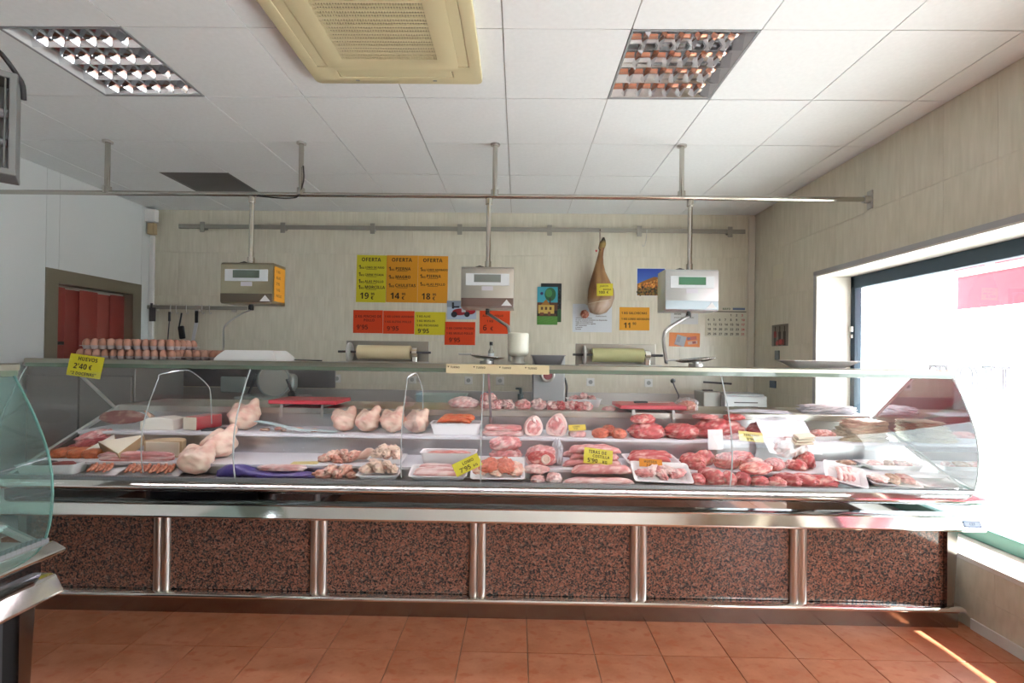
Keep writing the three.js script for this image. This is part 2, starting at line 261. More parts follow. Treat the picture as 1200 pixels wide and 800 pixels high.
{ // corner trims
  const t = struct('trim_1', 'white corner strip between left wall and tiled back wall'); mesh('strip', rb(0.045, 2.7, 0.03, XL + 0.024, 1.35, ZB + 0.024, 0.006), whitePlastic, t);
  const u = struct('trim_2', 'pale corner strip between the tiled walls'); mesh('strip', rb(0.07, 2.97, 0.02, XR - 0.045, 1.485, ZB + 0.02, 0.006), S({ color: rgb(0.7, 0.66, 0.56), roughness: 0.5 }), u);
}
{ // front wall of the shop behind the viewer, glazed
  const w = struct('wall_front', 'plain plastered wall at the customer side of the shop');
  mesh('wall_core', bb(XL - 0.2, XR + 0.3, -0.1, 3.14, ZF, ZF + 0.2), plaster, w);
  const win = struct('door_2', 'glazed street door and side light in the side wall');
  for (const z of [DOOR.z1 - 0.03, -0.45, DOOR.z0 + 0.03]) mesh('frame_post', rb(0.06, 2.16, 0.06, XR + 0.2, 1.085, -z, 0.005), blueFrame, win);
  mesh('frame_head', rb(0.06, 0.07, DOOR.z1 - DOOR.z0, XR + 0.2, 2.13, -(DOOR.z0 + DOOR.z1) / 2, 0.005), blueFrame, win);
  for (const z of [0.135, -1.06]) mesh('pane', bx(0.005, 2.08, 1.1, XR + 0.2, 1.05, -z), glass, win);
}
{ const g = struct('pavement', 'pale sunlit pavement outside'); mesh('paving', bb(-40, 40, -0.2, -0.165, -40, 40), S({ color: rgb(0.62, 0.62, 0.62), roughness: 0.9 }), g); }
// ---------------------------------------------------------------- refrigerated display cases
const GLASS_CURVE = [[2.567, 0.775], [2.552, 0.84], [2.545, 0.94], [2.552, 1.03], [2.575, 1.12], [2.609, 1.203], [2.652, 1.29], [2.698, 1.372]];
const glassPts = new THREE.CatmullRomCurve3(GLASS_CURVE.map(([d, y]) => new THREE.Vector3(d, y, 0))).getPoints(28).map((p) => [p.x, p.y]);
const perf = (() => { const t = canvasTex(64, 64, (c) => { c.fillStyle = '#8e9294'; c.fillRect(0, 0, 64, 64); c.fillStyle = '#1c1e20'; for (const [x, y] of [[16, 16], [48, 48]]) { c.beginPath(); c.arc(x, y, 10, 0, 7); c.fill(); } }); t.wrapS = t.wrapT = THREE.RepeatWrapping; t.repeat.set(1 / 0.017, 1 / 0.017); return S({ map: t, roughness: 0.4, metalness: 0.5 }); })();
const shelfWhite = P({ color: rgb(0.74, 0.74, 0.77), roughness: 0.35, clearcoat: 0.2 });
const riserSteel = S({ color: rgb(0.56, 0.56, 0.57), metalness: 1, roughness: 0.3 });
const lampGlow = S({ color: rgb(0.7, 0.65, 0.8), emissive: rgb(0.75, 0.55, 1.0), emissiveIntensity: 1.6, roughness: 0.5 });
function arcPts(cx, cy, rx, ry, a0, a1, n) { const o = []; for (let i = 0; i <= n; i++) { const a = a0 + (a1 - a0) * i / n; o.push([cx + rx * Math.cos(a), cy + ry * Math.sin(a)]); } return o; }
function sheetGeo(pts, x0, x1) { const pos = [], idx = []; pts.forEach(([d, y]) => { pos.push(x0, y, -d, x1, y, -d); }); for (let i = 0; i < pts.length - 1; i++) { const a = 2 * i; idx.push(a, a + 1, a + 2, a + 1, a + 3, a + 2); } const g = new THREE.BufferGeometry(); g.setAttribute('position', new THREE.Float32BufferAttribute(pos, 3)); g.setIndex(idx); g.computeVertexNormals(); return g; }
function makeCase(name, label, x0, x1, o) {
  const g = thing(name, label, 'display case', o.pos, o.turn);
  const PI = Math.PI, xm = (x0 + x1) / 2, L = x1 - x0;
  const add = (n, geo, m, par = g) => mesh(n, geo, m, par);
  add('plinth', ext([[2.648, 0], [3.55, 0], [3.55, 0.1], [2.648, 0.1]], x0 + 0.03, x1 - 0.02), S({ color: rgb(0.3, 0.26, 0.23), metalness: 1, roughness: 0.22 }));
  add('foot_rail', ext([...arcPts(2.625, 0.112, 0.024, 0.016, PI / 2, PI * 1.5, 10), [2.69, 0.096], [2.69, 0.128]], x0 + 0.01, x1 - 0.02), chrome);
  // granite panels with recessed joints, between double round pillars
  const ps = o.pillars, edges = [x0 + 0.02, ...ps, x1 - 0.06];
  for (let i = 0; i < edges.length - 1; i++) { const a = edges[i] + 0.04, b = edges[i + 1] - 0.04; add('granite_panel', planarUV(rb(b - a, 0.43, 0.03, (a + b) / 2, 0.345, -2.665, 0.003), 'x', 'y', i * 0.37, i * 0.21), granite); }
  add('body', merge([ext([[2.682, 0.1], [3.55, 0.1], [3.55, 0.72], [2.682, 0.72]], x0 + 0.02, x1 - 0.02)]), darkGrey);
  const pillarGeo = merge([cyl(0.024, 0.44, -0.022, 0.345, -2.648, 20), cyl(0.024, 0.44, 0.022, 0.345, -2.648, 20), bx(0.086, 0.44, 0.03, 0, 0.345, -2.668)]);
  for (const p of ps) { const m = add('pillar', pillarGeo, steel); m.position.x = p; }
  const post = (s, xe) => ext([[2.6, 0.12], ...[[2.6, 0.575], [2.72, 0.575], [2.72, 0.12]]], Math.min(xe, xe - s * 0.085), Math.max(xe, xe - s * 0.085));
  const corner = (s, xe) => { // chamfered corner post: narrows toward the foot
    const sh = new THREE.Shape(); sh.moveTo(0, 0); sh.lineTo(0.045, -0.004); sh.quadraticCurveTo(0.085, -0.01, 0.09, -0.05); sh.lineTo(0.09, -0.1); sh.lineTo(0, -0.1); sh.closePath();
    const e = new THREE.ExtrudeGeometry(sh, { depth: 0.455, bevelEnabled: false, curveSegments: 10 }); e.rotateX(-PI / 2); // shape y becomes -z, depth becomes y
    const p = e.attributes.position; for (let i = 0; i < p.count; i++) { const k = p.getY(i) / 0.455; p.setX(i, p.getX(i) * (0.72 + 0.28 * k)); p.setZ(i, -p.getZ(i)); }
    if (s < 0) e.scale(-1, 1, 1); e.computeVertexNormals(); e.translate(xe - s * 0.1, 0.122, -2.622 ); return toCreasedNormals(e, 0.7); };
  add('corner_post', corner(1, x1 - 0.005 + (o.postOut ?? 0)), steelDark); add('corner_post', corner(-1, x0 + 0.005), steelDark);
  // two bumper rails with a mirror-bright recess between them
  add('lower_bumper', ext([[2.64, 0.574], [2.526, 0.572], [2.517, 0.574], [2.513, 0.579], [2.513, 0.585], [2.54, 0.636], [2.546, 0.641], [2.56, 0.644], [2.64, 0.644]], x0, x1, 0.35), chrome);
  add('recess_strip', ext([[2.59, 0.642], [2.62, 0.642], [2.62, 0.712], [2.59, 0.712]], x0 + 0.01, x1 - 0.008), mirrorStrip);
  add('upper_bumper', ext([[2.64, 0.7], [2.562, 0.7], [2.515, 0.722], [2.508, 0.728], [2.507, 0.735], [2.511, 0.74], [2.548, 0.76], [2.558, 0.762], [2.64, 0.752]], x0, x1, 0.35), chrome);
  // display tiers
  add('air_grille', planarUV(ext([[2.56, 0.761], [2.624, 0.757], [2.624, 0.768], [2.572, 0.777], [2.56, 0.777]], x0 + 0.01, x1 - 0.01), 'x', 'z'), perf);
  add('tray_floor', ext([[2.6, 0.745], [2.76, 0.745], [2.76, 0.757], [2.6, 0.757]], x0 + 0.01, x1 - 0.01), steelSoft);
  add('riser', ext([[2.738, 0.757], [2.76, 0.757], [2.76, 0.806], [2.738, 0.806]], x0 + 0.01, x1 - 0.01), riserSteel);
  add('shelf', ext([[2.716, 0.804], [3.06, 0.804], [3.06, 0.82], [2.72, 0.82], [2.716, 0.818]], x0 + 0.01, x1 - 0.01), shelfWhite);
  add('riser', ext([[3.036, 0.82], [3.06, 0.82], [3.06, 0.93], [3.036, 0.93]], x0 + 0.01, x1 - 0.01), riserSteel);
  add('shelf', ext([[3.008, 0.929], [3.37, 0.929], [3.37, 0.945], [3.012, 0.945], [3.008, 0.943]], x0 + 0.01, x1 - 0.01), shelfWhite);
  add('riser', ext([[3.345, 0.945], [3.37, 0.945], [3.37, 1.04], [3.345, 1.04]], x0 + 0.01, x1 - 0.01), riserSteel);
  add('worktop', ext([[3.318, 1.04], [3.324, 1.036], [3.8, 1.036], [3.8, 1.08], [3.324, 1.08], [3.318, 1.076]], x0 + 0.01, x1 - 0.01), steel);
  add('back_panel', ext([[3.55, 0.1], [3.58, 0.1], [3.58, 1.036], [3.55, 1.036]], x0 + 0.02, x1 - 0.02), steelSoft);
  // canopy: front panes, end panes, struts, top shelf
  const js = [x0 + 0.012, ...o.joints, x1 - 0.012];
  for (let i = 0; i < js.length - 1; i++) {
    const p = add('front_glass', sheetGeo(glassPts, js[i] + 0.003, js[i + 1] - 0.003), o.green ? glassGreen : glass);
    const edge = (x) => mesh('glass_edge', ext([...glassPts.map(([d, y]) => [d + 0.004, y]), ...[...glassPts].reverse().map(([d, y]) => [d - 0.003, y])], x - 0.0025, x + 0.0025, 0.9), o.green ? glassEdgeGreen : glassEdge, p);
    edge(js[i] + 0.003); if (i === js.length - 2) edge(js[i + 1] - 0.003);
  }
  for (const x of [x0 + 0.012, x1 - 0.012]) {
    const sh = new THREE.Shape([...glassPts.map(([d, y]) => new THREE.Vector2(d, y)), new THREE.Vector2(2.97, 1.372), new THREE.Vector2(3.3, 1.06), new THREE.Vector2(2.62, 0.77)]);
    add('end_glass', new THREE.ShapeGeometry(sh).rotateY(PI / 2).translate(x, 0, 0), o.green ? glassGreen : x > xm ? endMirror : glass);
    add('end_strut', merge([bar([x, 1.36, -2.965], [x, 1.05, -3.31], 0.009), bar([x, 1.35, -2.985], [x, 1.04, -3.33], 0.007)]), alu);
    add('end_sill', ext([[2.6, 0.762], [3.32, 1.075], [3.32, 1.052], [2.62, 0.752]], x - 0.012, x + 0.012), alu);
  }
  for (const x of o.struts ?? []) add('strut', merge([bar([x, 1.37, -2.965], [x, 1.03, -3.315], 0.009), rb(0.024, 0.05, 0.012, x, 1.01, -3.314, 0.004)]), S({ color: rgb(0.6, 0.5, 0.5), metalness: 1, roughness: 0.25 }));
  const top = add('top_shelf', ext([[2.72, 1.394], [3.06, 1.394], [3.06, 1.41], [2.72, 1.41]], x0 + 0.004, x1 - 0.004), railGrey);
  add('top_rail', ext([[2.69, 1.388], [2.735, 1.388], [2.735, 1.414], [2.695, 1.414], [2.69, 1.409]], x0, x1), railGrey);
  add('rail_band', ext([[2.694, 1.366], [2.708, 1.364], [2.73, 1.388], [2.694, 1.388]], x0 + 0.003, x1 - 0.003), greenBand);
  // pinkish case lamp under the top shelf
  add('lamp_tube', cylX(0.011, L - 0.5, xm, 1.384, -2.8, 14), lampGlow);
  for (const x of [x0 + 0.24, x1 - 0.24]) add('lamp_holder', bx(0.03, 0.024, 0.03, x, 1.382, -2.8), whitePlastic);
  const light = new THREE.RectAreaLight(new THREE.Color().setRGB(1.0, 0.9, 0.98), o.lamp ?? 28, L - 0.5, 0.02); light.position.set(xm, 1.37, -2.8); light.lookAt(xm, 0, -2.8); light.rotation.set(-PI / 2, 0, 0); light.name = 'lamp_light'; g.add(light);
  return g;
}
const mainCase = makeCase('display_case', 'long glass fronted butcher display case clad in red granite panels', -2.84, 2.46, { pillars: [-1.985, -1.1, -0.21, 0.682, 1.56], joints: [-1.535, -0.196, 1.145], struts: [-0.185], pos: [0, 0, 0], turn: 0 });
const leftCase = makeCase('display_case', 'granite clad glass case standing apart at right angles to the long one', -2.5, 0, { pillars: [-1.65, -0.8], joints: [-1.25], green: true, pos: [0.85, 0, -1.73], turn: Math.PI / 2, lamp: 20, postOut: 0.055 });
{ // small maker's plate on the lower bumper of the long case
  const t = canvasTex(128, 48, (c) => { c.fillStyle = '#77828e'; c.fillRect(0, 0, 128, 48); c.strokeStyle = '#223a66'; c.lineWidth = 6; c.strokeRect(5, 5, 118, 38); c.fillStyle = '#1d2f57'; c.font = 'bold 26px sans-serif'; c.textAlign = 'center'; c.fillText('CEF', 64, 33); });
  const m = mesh('maker_plate', bx(0.09, 0.035, 0.003).rotateX(-0.49).translate(2.395, 0.612, -2.5255), S({ map: t, roughness: 0.4 }), mainCase);
}
// acrylic dividers inside the case
function divider(x, label) {
  const pts = glassPts.filter((p) => p[1] > 0.775 && p[1] < 1.35).map(([d, y]) => [d + 0.02, y]);
  const poly = [...pts, [2.93, 1.345], [3.13, 1.22], [3.16, 0.96], [3.0, 0.95], [2.99, 0.83], [2.71, 0.825], [2.7, 0.765]];
  const d = thing('divider', label, 'divider', [x, 0, 0]);
  mesh('sheet', new THREE.ShapeGeometry(new THREE.Shape(poly.map((p) => new THREE.Vector2(...p)))).rotateY(Math.PI / 2), acrylic, d);
  mesh('edge', tube([...pts, [2.93, 1.345], [3.13, 1.22], [3.16, 0.98]].map(([a, b]) => [0, b, -a]), 0.003, 60, 5), glassEdge, d);
}
divider(-2.05, 'clear acrylic divider standing between the cheeses and the sausages');
divider(-0.628, 'clear acrylic divider standing between whole chickens and marinated meat tray');

// ---------------------------------------------------------------- ceiling fittings
{ // louvred ceiling lights, switched off
  const glossy = S({ color: rgb(0.8, 0.8, 0.82), metalness: 1, roughness: 0.06 });
  const tubeMat = S({ color: rgb(0.85, 0.85, 0.85), roughness: 0.3 });
  const mk = (x, z, label) => {
    const g = thing('ceiling_light', label, 'ceiling light', [x, 2.99, -z], 0, 'square louvred ceiling lights');
    mesh('housing', merge([bx(0.58, 0.004, 0.58, 0, 0.098, 0), bx(0.004, 0.1, 0.58, -0.288, 0.05, 0), bx(0.004, 0.1, 0.58, 0.288, 0.05, 0), bx(0.58, 0.1, 0.004, 0, 0.05, -0.288), bx(0.58, 0.1, 0.004, 0, 0.05, 0.288)]), S({ color: rgb(0.7, 0.7, 0.7), roughness: 0.4 }), g);
    mesh('frame', merge([bx(0.598, 0.012, 0.012, 0, 0.002, -0.293), bx(0.598, 0.012, 0.012, 0, 0.002, 0.293), bx(0.012, 0.012, 0.574, -0.293, 0.002, 0), bx(0.012, 0.012, 0.574, 0.293, 0.002, 0)]), S({ color: rgb(0.3, 0.31, 0.32), roughness: 0.4 }), g);
    for (let k = 0; k < 4; k++) mesh('tube', cylX(0.013, 0.56, 0, 0.07, -0.213 + k * 0.142, 12), tubeMat, g);
    for (let k = 0; k <= 4; k++) mesh('reflector', toCreasedNormals((() => { const e = new THREE.ExtrudeGeometry(new THREE.Shape([[0, 0], [0.006, 0.02], [0.018, 0.05], [0.03, 0.062], [-0.03, 0.062], [-0.018, 0.05], [-0.006, 0.02]].map((p) => new THREE.Vector2(...p))), { depth: 0.572, bevelEnabled: false }); e.rotateY(Math.PI / 2).translate(-0.286, 0.003, -0.284 + k * 0.142); return e; })(), 0.5), glossy, g);
    for (let k = 1; k <= 6; k++) for (let r = 0; r < 4; r++) { const b = mesh('louver_blade', bladeGeo, glossy, g); b.position.set(-0.286 + k * 0.0817, 0.003, -0.213 + r * 0.142); }
  };
  const bladeGeo = toCreasedNormals((() => { const e = new THREE.ExtrudeGeometry(new THREE.Shape([[0, 0], [0.005, 0.02], [0.012, 0.04], [-0.012, 0.04], [-0.005, 0.02]].map((p) => new THREE.Vector2(...p))), { depth: 0.13, bevelEnabled: false }); return e.translate(0, 0, -0.065); })(), 0.5);
  mk(0.8086, 2.5017, 'square mirror louvred ceiling light between air conditioner and tiled side wall');
  mk(-2.1914, 2.5017, 'square mirror louvred ceiling light on the side of the cold room');
}
{ // cassette air conditioner
  const cream = P({ color: rgb(0.66, 0.59, 0.36), roughness: 0.45, clearcoat: 0.15 });
  const g = thing('air_conditioner', 'cream square cassette air conditioner with perforated grille in ceiling', 'air conditioner', [-0.669, 2.984, -2.135]);
  const w = 0.9;
  mesh('panel', (() => { const s = new THREE.Shape(); const a = w / 2, r = 0.03; s.moveTo(-a + r, -a); s.lineTo(a - r, -a); s.quadraticCurveTo(a, -a, a, -a + r); s.lineTo(a, a - r); s.quadraticCurveTo(a, a, a - r, a); s.lineTo(-a + r, a); s.quadraticCurveTo(-a, a, -a, a - r); s.lineTo(-a, -a + r); s.quadraticCurveTo(-a, -a, -a + r, -a);
    const hole = new THREE.Path(); const b = 0.245; hole.moveTo(-b, -b); hole.lineTo(-b, b); hole.lineTo(b, b); hole.lineTo(b, -b); hole.closePath(); s.holes.push(hole);
    for (const q of [0, 1, 2, 3]) { const h = new THREE.Path(); const pts = [[-0.31, -0.4], [0.31, -0.4], [0.31, -0.335], [-0.31, -0.335]].map(([x, y]) => [[x, y], [-y, x], [-x, -y], [y, -x]][q]).reverse(); h.moveTo(...pts[0]); pts.slice(1).forEach((p) => h.lineTo(...p)); h.closePath(); s.holes.push(h); }
    const e = new THREE.ExtrudeGeometry(s, { depth: 0.024, bevelEnabled: true, bevelSize: 0.006, bevelThickness: 0.006, bevelSegments: 2 }); e.rotateX(Math.PI / 2).translate(0, -0.006, 0); return toCreasedNormals(e, 0.6); })(), cream, g);
  mesh('casing', merge([bx(0.84, 0.004, 0.84, 0, -0.003, 0)]), darkGrey, g);
  for (let q = 0; q < 4; q++) { const f = mesh('flap', rb(0.6, 0.006, 0.054, 0, -0.03, -0.3675, 0.002).rotateY(q * Math.PI / 2), cream, g); }
  const bars = []; for (let k = 0; k <= 40; k++) { bars.push(bx(0.005, 0.006, 0.49, -0.245 + k * 0.01225, -0.029, 0)); } for (let k = 0; k <= 20; k++) bars.push(bx(0.49, 0.007, k % 2 ? 0.006 : 0.013, 0, -0.0295, -0.245 + k * 0.0245));
  const gr = mesh('grille', merge(bars), cream, g); gr.userData.kind = 'stuff';
  for (const x of [-0.22, 0.2]) mesh('screw_notch', bx(0.02, 0.003, 0.006, x, -0.0375, 0.42 * -1), greyPlastic, g);
}
{ // return-air vent
  const g = thing('ceiling_vent', 'dark grey square vent grille in the ceiling over the staff side', 'vent', [-2.7914, 2.99, -4.3017]);
  const m = S({ color: rgb(0.16, 0.155, 0.15), roughness: 0.7 });
  mesh('backing', bx(0.59, 0.006, 0.59, 0, 0.02, 0), darkGrey, g);
  for (let k = 0; k < 22; k++) mesh('slat', bx(0.56, 0.004, 0.02, 0, 0.006, -0.27 + k * 0.0257).rotateX(0), m, g);
  mesh('frame', merge([bx(0.594, 0.01, 0.02, 0, 0.002, -0.287), bx(0.594, 0.01, 0.02, 0, 0.002, 0.287), bx(0.02, 0.01, 0.56, -0.287, 0.002, 0), bx(0.02, 0.01, 0.56, 0.287, 0.002, 0)]), m, g);
}
// ---------------------------------------------------------------- overhead pipe with hanging scales
{
  const g = thing('overhead_rail', 'chrome pipe rail hung from the ceiling above the display case', 'rail', [0, 2.61, -3.41]);
  mesh('pipe', cylX(0.0165, 6.46, -0.735, 0, 0, 16), pipeSteel, g);
  for (const x of [-3.01, -1.59, -0.184, 1.157]) { const h = mesh('hanger', merge([cyl(0.017, 0.365, x, 0.19, 0, 14), cyl(0.027, 0.05, x, 0.02, 0, 16)]), pipeSteel, g); mesh('ceiling_flange', cyl(0.034, 0.012, x, 0.372, 0, 18), steelSoft, h); }
  mesh('wall_flange', merge([rb(0.012, 0.13, 0.05, 2.496, -0.002, 0, 0.004), cylX(0.026, 0.04, 2.47, 0, 0, 16)]), steelSoft, g);
  mesh('cable', tube([[-1.9, -0.02, 0.02], [-1.7, -0.035, 0.02], [-1.6, -0.02, 0.02], [-1.56, 0.1, 0.02], [-1.565, 0.2, 0.022]], 0.005, 24, 6), black, g);
}
function scaleHead(x, y1, yaw, tint, low, lcd, label, sideNote) {
  const g = thing('hanging_scale', label, 'scale', [x, y1, -3.45], yaw);
  const w = 0.375, h = 0.285, d = 0.18;
  mesh('pole', merge([cyl(0.017, 2.592 - y1, 0, (2.592 - y1) / 2, 0.04, 16), cyl(0.023, 0.05, 0, 0.025, 0.04, 16), cyl(0.024, 0.04, 0, 2.57 - y1, 0.04, 16)]), pipeSteel, g);
  const body = mesh('housing', toCreasedNormals((() => { const e = new THREE.ExtrudeGeometry(new THREE.Shape([[-d / 2, 0], [d / 2 - 0.012, 0], [d / 2, -0.012], [d / 2, -h + 0.01], [d / 2 - 0.008, -h], [-d / 2, -h]].map((p) => new THREE.Vector2(...p))), { depth: w - 0.008, bevelEnabled: true, bevelSize: 0.004, bevelThickness: 0.004, bevelSegments: 2 }); e.rotateY(-Math.PI / 2).translate((w - 0.008) / 2, 0, 0); return e; })(), 0.4), S({ color: rgb(...tint), metalness: 1, roughness: 0.3 }), g);
  const pnl = mesh('display_panel', rb(0.31, 0.085, 0.006, 0, -0.088, d / 2 + 0.006, 0.003), S({ color: rgb(0.66, 0.7, 0.72), roughness: 0.4 }), g);
  mesh('screen', bx(0.19, 0.055, 0.003, 0, -0.08, d / 2 + 0.0098), P({ color: rgb(...lcd), roughness: 0.15, clearcoat: 0.5 }), pnl);
  mesh('sticker', bx(0.08, 0.03, 0.002, 0, -0.15, d / 2 + 0.005), S({ color: rgb(0.62, 0.6, 0.66), roughness: 0.6 }), g);
  mesh('logo', (() => { const e = new THREE.ExtrudeGeometry(new THREE.Shape([[-0.038, 0], [0.038, 0], [0, 0.045]].map((p) => new THREE.Vector2(...p))), { depth: 0.002, bevelEnabled: false }); return e.translate(w / 2 - 0.05, -h + 0.012, d / 2 + 0.0075); })(), paperWhite, g);
  mesh('lower_strip', rb(w - 0.004, 0.062, 0.006, 0, -h + 0.036, d / 2 + 0.004, 0.002), S({ color: rgb(...low), metalness: 1, roughness: 0.3 }), g);  // what the strip reflects is painted into its metal colour, scale by scale
  mesh('lever', merge([bar([-0.1, 0.008, 0.02], [-0.06, 0.02, 0.02], 0.006), bar([-0.06, 0.02, 0.02], [-0.01, 0.004, 0.03], 0.005)]), black, g);
  mesh('hook_joint', merge([cyl(0.014, 0.05, 0.0, -h - 0.02, 0.03, 12), rb(0.03, 0.035, 0.03, 0, -h - 0.03, 0.03, 0.006)]), black, g);
  if (sideNote) mesh('side_note', bx(0.002, 0.25, 0.15, w / 2 + 0.003, -h / 2, 0), noteTex, g);
  return g;
}
const noteTex = S({ roughness: 0.8, map: canvasTex(96, 160, (c) => { c.fillStyle = '#dd9a2c'; c.fillRect(0, 0, 96, 160); c.fillStyle = '#7a4a18'; c.font = 'bold 17px sans-serif'; ['1 KG', 'ALAS', '3\'95', '1 KG', 'PATAS'].forEach((s, i) => c.fillText(s, 16, 28 + i * 28)); }) });
const armMat = S({ color: rgb(0.5, 0.49, 0.47), metalness: 1, roughness: 0.3 });
{
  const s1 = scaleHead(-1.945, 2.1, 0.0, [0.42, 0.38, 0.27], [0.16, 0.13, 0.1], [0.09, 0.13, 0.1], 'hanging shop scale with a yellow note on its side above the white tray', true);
  mesh('arm', tube([[0.0, -0.33, 0.03], [-0.02, -0.36, 0.1], [-0.057, -0.43, 0.2], [-0.06, -0.478, 0.25], [0.066, -0.597, 0.45], [0.097, -0.675, 0.5]], 0.006, 40, 7), armMat, s1);
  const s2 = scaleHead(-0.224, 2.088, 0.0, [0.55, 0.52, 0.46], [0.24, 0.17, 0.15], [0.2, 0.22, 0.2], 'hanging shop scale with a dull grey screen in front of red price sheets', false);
  mesh('arm', tube([[0.0, -0.325, 0.03], [0.03, -0.345, 0.1], [0.11, -0.4, 0.25], [0.155, -0.43, 0.28], [0.165, -0.48, 0.3], [0.17, -0.66, 0.4]], 0.011, 40, 8), armMat, s2);
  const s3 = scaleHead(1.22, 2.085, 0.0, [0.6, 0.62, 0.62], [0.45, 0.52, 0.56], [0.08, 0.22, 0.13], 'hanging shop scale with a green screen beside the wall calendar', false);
  mesh('arm', tube([[0.0, -0.325, 0.03], [-0.06, -0.345, 0.12], [-0.2, -0.41, 0.27], [-0.25, -0.45, 0.3], [-0.27, -0.52, 0.34], [-0.275, -0.655, 0.42]], 0.012, 40, 8), armMat, s3);
}
// ---------------------------------------------------------------- shapes for food
function paint(g, fn) { const p = g.attributes.position, c = new Float32Array(p.count * 3); for (let i = 0; i < p.count; i++) { const k = fn(p.getX(i), p.getY(i), p.getZ(i)); c[3 * i] = k[0]; c[3 * i + 1] = k[1]; c[3 * i + 2] = k[2]; } g.setAttribute('color', new THREE.BufferAttribute(c, 3)); return g; }
const PAL = {
  beef: { lean: [0.54, 0.085, 0.085], fat: [0.78, 0.46, 0.4], t: 0.13, n: 26 },
  beefDark: { lean: [0.42, 0.055, 0.06], fat: [0.62, 0.3, 0.28], t: 0.2, n: 24 },
  pork: { lean: [0.62, 0.22, 0.21], fat: [0.82, 0.56, 0.52], t: 0.06, n: 22 },
  porkPale: { lean: [0.7, 0.36, 0.33], fat: [0.84, 0.64, 0.6], t: 0.0, n: 20 },
  chicken: { lean: [0.72, 0.42, 0.32], fat: [0.8, 0.6, 0.47], t: -0.05, n: 16 },
  chickenRaw: { lean: [0.68, 0.3, 0.22], fat: [0.8, 0.56, 0.44], t: 0.0, n: 22 },
  liver: { lean: [0.56, 0.13, 0.07], fat: [0.72, 0.3, 0.2], t: 0.18, n: 20 },
  marinade: { lean: [0.58, 0.1, 0.025], fat: [0.68, 0.24, 0.1], t: 0.12, n: 26 },
  sausage: { lean: [0.5, 0.13, 0.05], fat: [0.72, 0.4, 0.26], t: 0.08, n: 40 },
  chorizo: { lean: [0.5, 0.11, 0.03], fat: [0.6, 0.2, 0.08], t: 0.15, n: 30 },
  mince: { lean: [0.6, 0.17, 0.14], fat: [0.78, 0.48, 0.42], t: 0.05, n: 60 },
  offal: { lean: [0.42, 0.22, 0.13], fat: [0.66, 0.48, 0.36], t: 0.05, n: 30 },
};
// rounded lump: w x h x d, resting on y = 0
function lump(w, h, d, pal, seed = 1, o = {}) {
  const { amp = 0.16, freq = 1.7, box = 1, lon = 40, lat = 26, streak = [1, 1, 1], flat = 0.16 } = o, c = PAL[pal];
  const g = new THREE.SphereGeometry(1, lon, lat).rotateZ(Math.PI / 2), p = g.attributes.position;
  for (let i = 0; i < p.count; i++) {
    let x = p.getX(i), y = p.getY(i), z = p.getZ(i);
    if (box !== 1) { const k = Math.pow(Math.abs(x) ** (2 * box) + Math.abs(y) ** (2 * box) + Math.abs(z) ** (2 * box), -1 / (2 * box)); x *= k; y *= k; z *= k; }
    const n = 1 + amp * 2 * fbm(x * freq + seed * 3.7, y * freq + seed * 1.3, z * freq - seed * 2.1, 3);
    const cr = Math.abs(N.noise(x * 2.3 + seed * 5.1, y * 2.3, z * 2.3 + seed)); const n2 = n * (1 - amp * 1.1 * (1 - ss(0, 0.14, cr)) + amp * 0.35 * N.noise(x * 6 + seed, y * 6, z * 6));
    x *= n2; y *= n2; z *= n2; y = Math.max(y, -1 + flat * 2);
    p.setXYZ(i, x * w / 2, (y + 1 - flat * 2) / (2 - flat * 2) * h, z * d / 2);
  }
  p.needsUpdate = true; g.deleteAttribute('uv'); g.deleteAttribute('normal');
  const q = mergeVertices(g, 1e-5); q.computeVertexNormals();
  return paint(q, (x, y, z) => { const v = fbm(x * c.n * streak[0] + seed, y * c.n * streak[1] - seed, z * c.n * streak[2] + seed * 2, 3); const k = 1 + 0.7 * fbm(x * 60, y * 60, z * 60 + seed, 2); const vein = 1 - ss(0, 0.05, Math.abs(fbm(x * c.n * 0.8 + seed * 3, y * c.n * 0.8, z * c.n * 0.8, 2))); return mixc(c.lean, c.fat, Math.min(1, ss(c.t - 0.08, c.t + 0.14, v) + 0.45 * vein)).map((a) => a * k); });
}
const joinFood = (list) => { const l = list.map((g) => { const q = g.index ? g.toNonIndexed() : g; q.deleteAttribute('uv'); return q; }); return mergeGeometries(l); };
// surface of a distance field seen from its middle
function starGeo(sdf, R, lon = 44, lat = 30) {
  const g = new THREE.SphereGeometry(1, lon, lat), p = g.attributes.position;
  for (let i = 0; i < p.count; i++) { const x = p.getX(i), y = p.getY(i), z = p.getZ(i); let t = R; for (let k = 0; k < 60; k++) { const d = sdf(x * t, y * t, z * t); if (d < 0.0004) break; t -= d * 0.8; if (t < 0.005) break; } p.setXYZ(i, x * t, y * t, z * t); }
  g.deleteAttribute('uv'); g.deleteAttribute('normal'); const q = mergeVertices(g, 1e-5); q.computeVertexNormals(); return q;
}
const smin = (a, b, k) => { const h = Math.max(k - Math.abs(a - b), 0) / k; return Math.min(a, b) - h * h * k * 0.25; };
const caps = (x, y, z, a, b, r1, r2) => { const bx_ = b[0] - a[0], by = b[1] - a[1], bz = b[2] - a[2], px = x - a[0], py = y - a[1], pz = z - a[2]; const t = Math.min(1, Math.max(0, (px * bx_ + py * by + pz * bz) / (bx_ * bx_ + by * by + bz * bz))); return Math.hypot(px - bx_ * t, py - by * t, pz - bz * t) - (r1 + (r2 - r1) * t); };
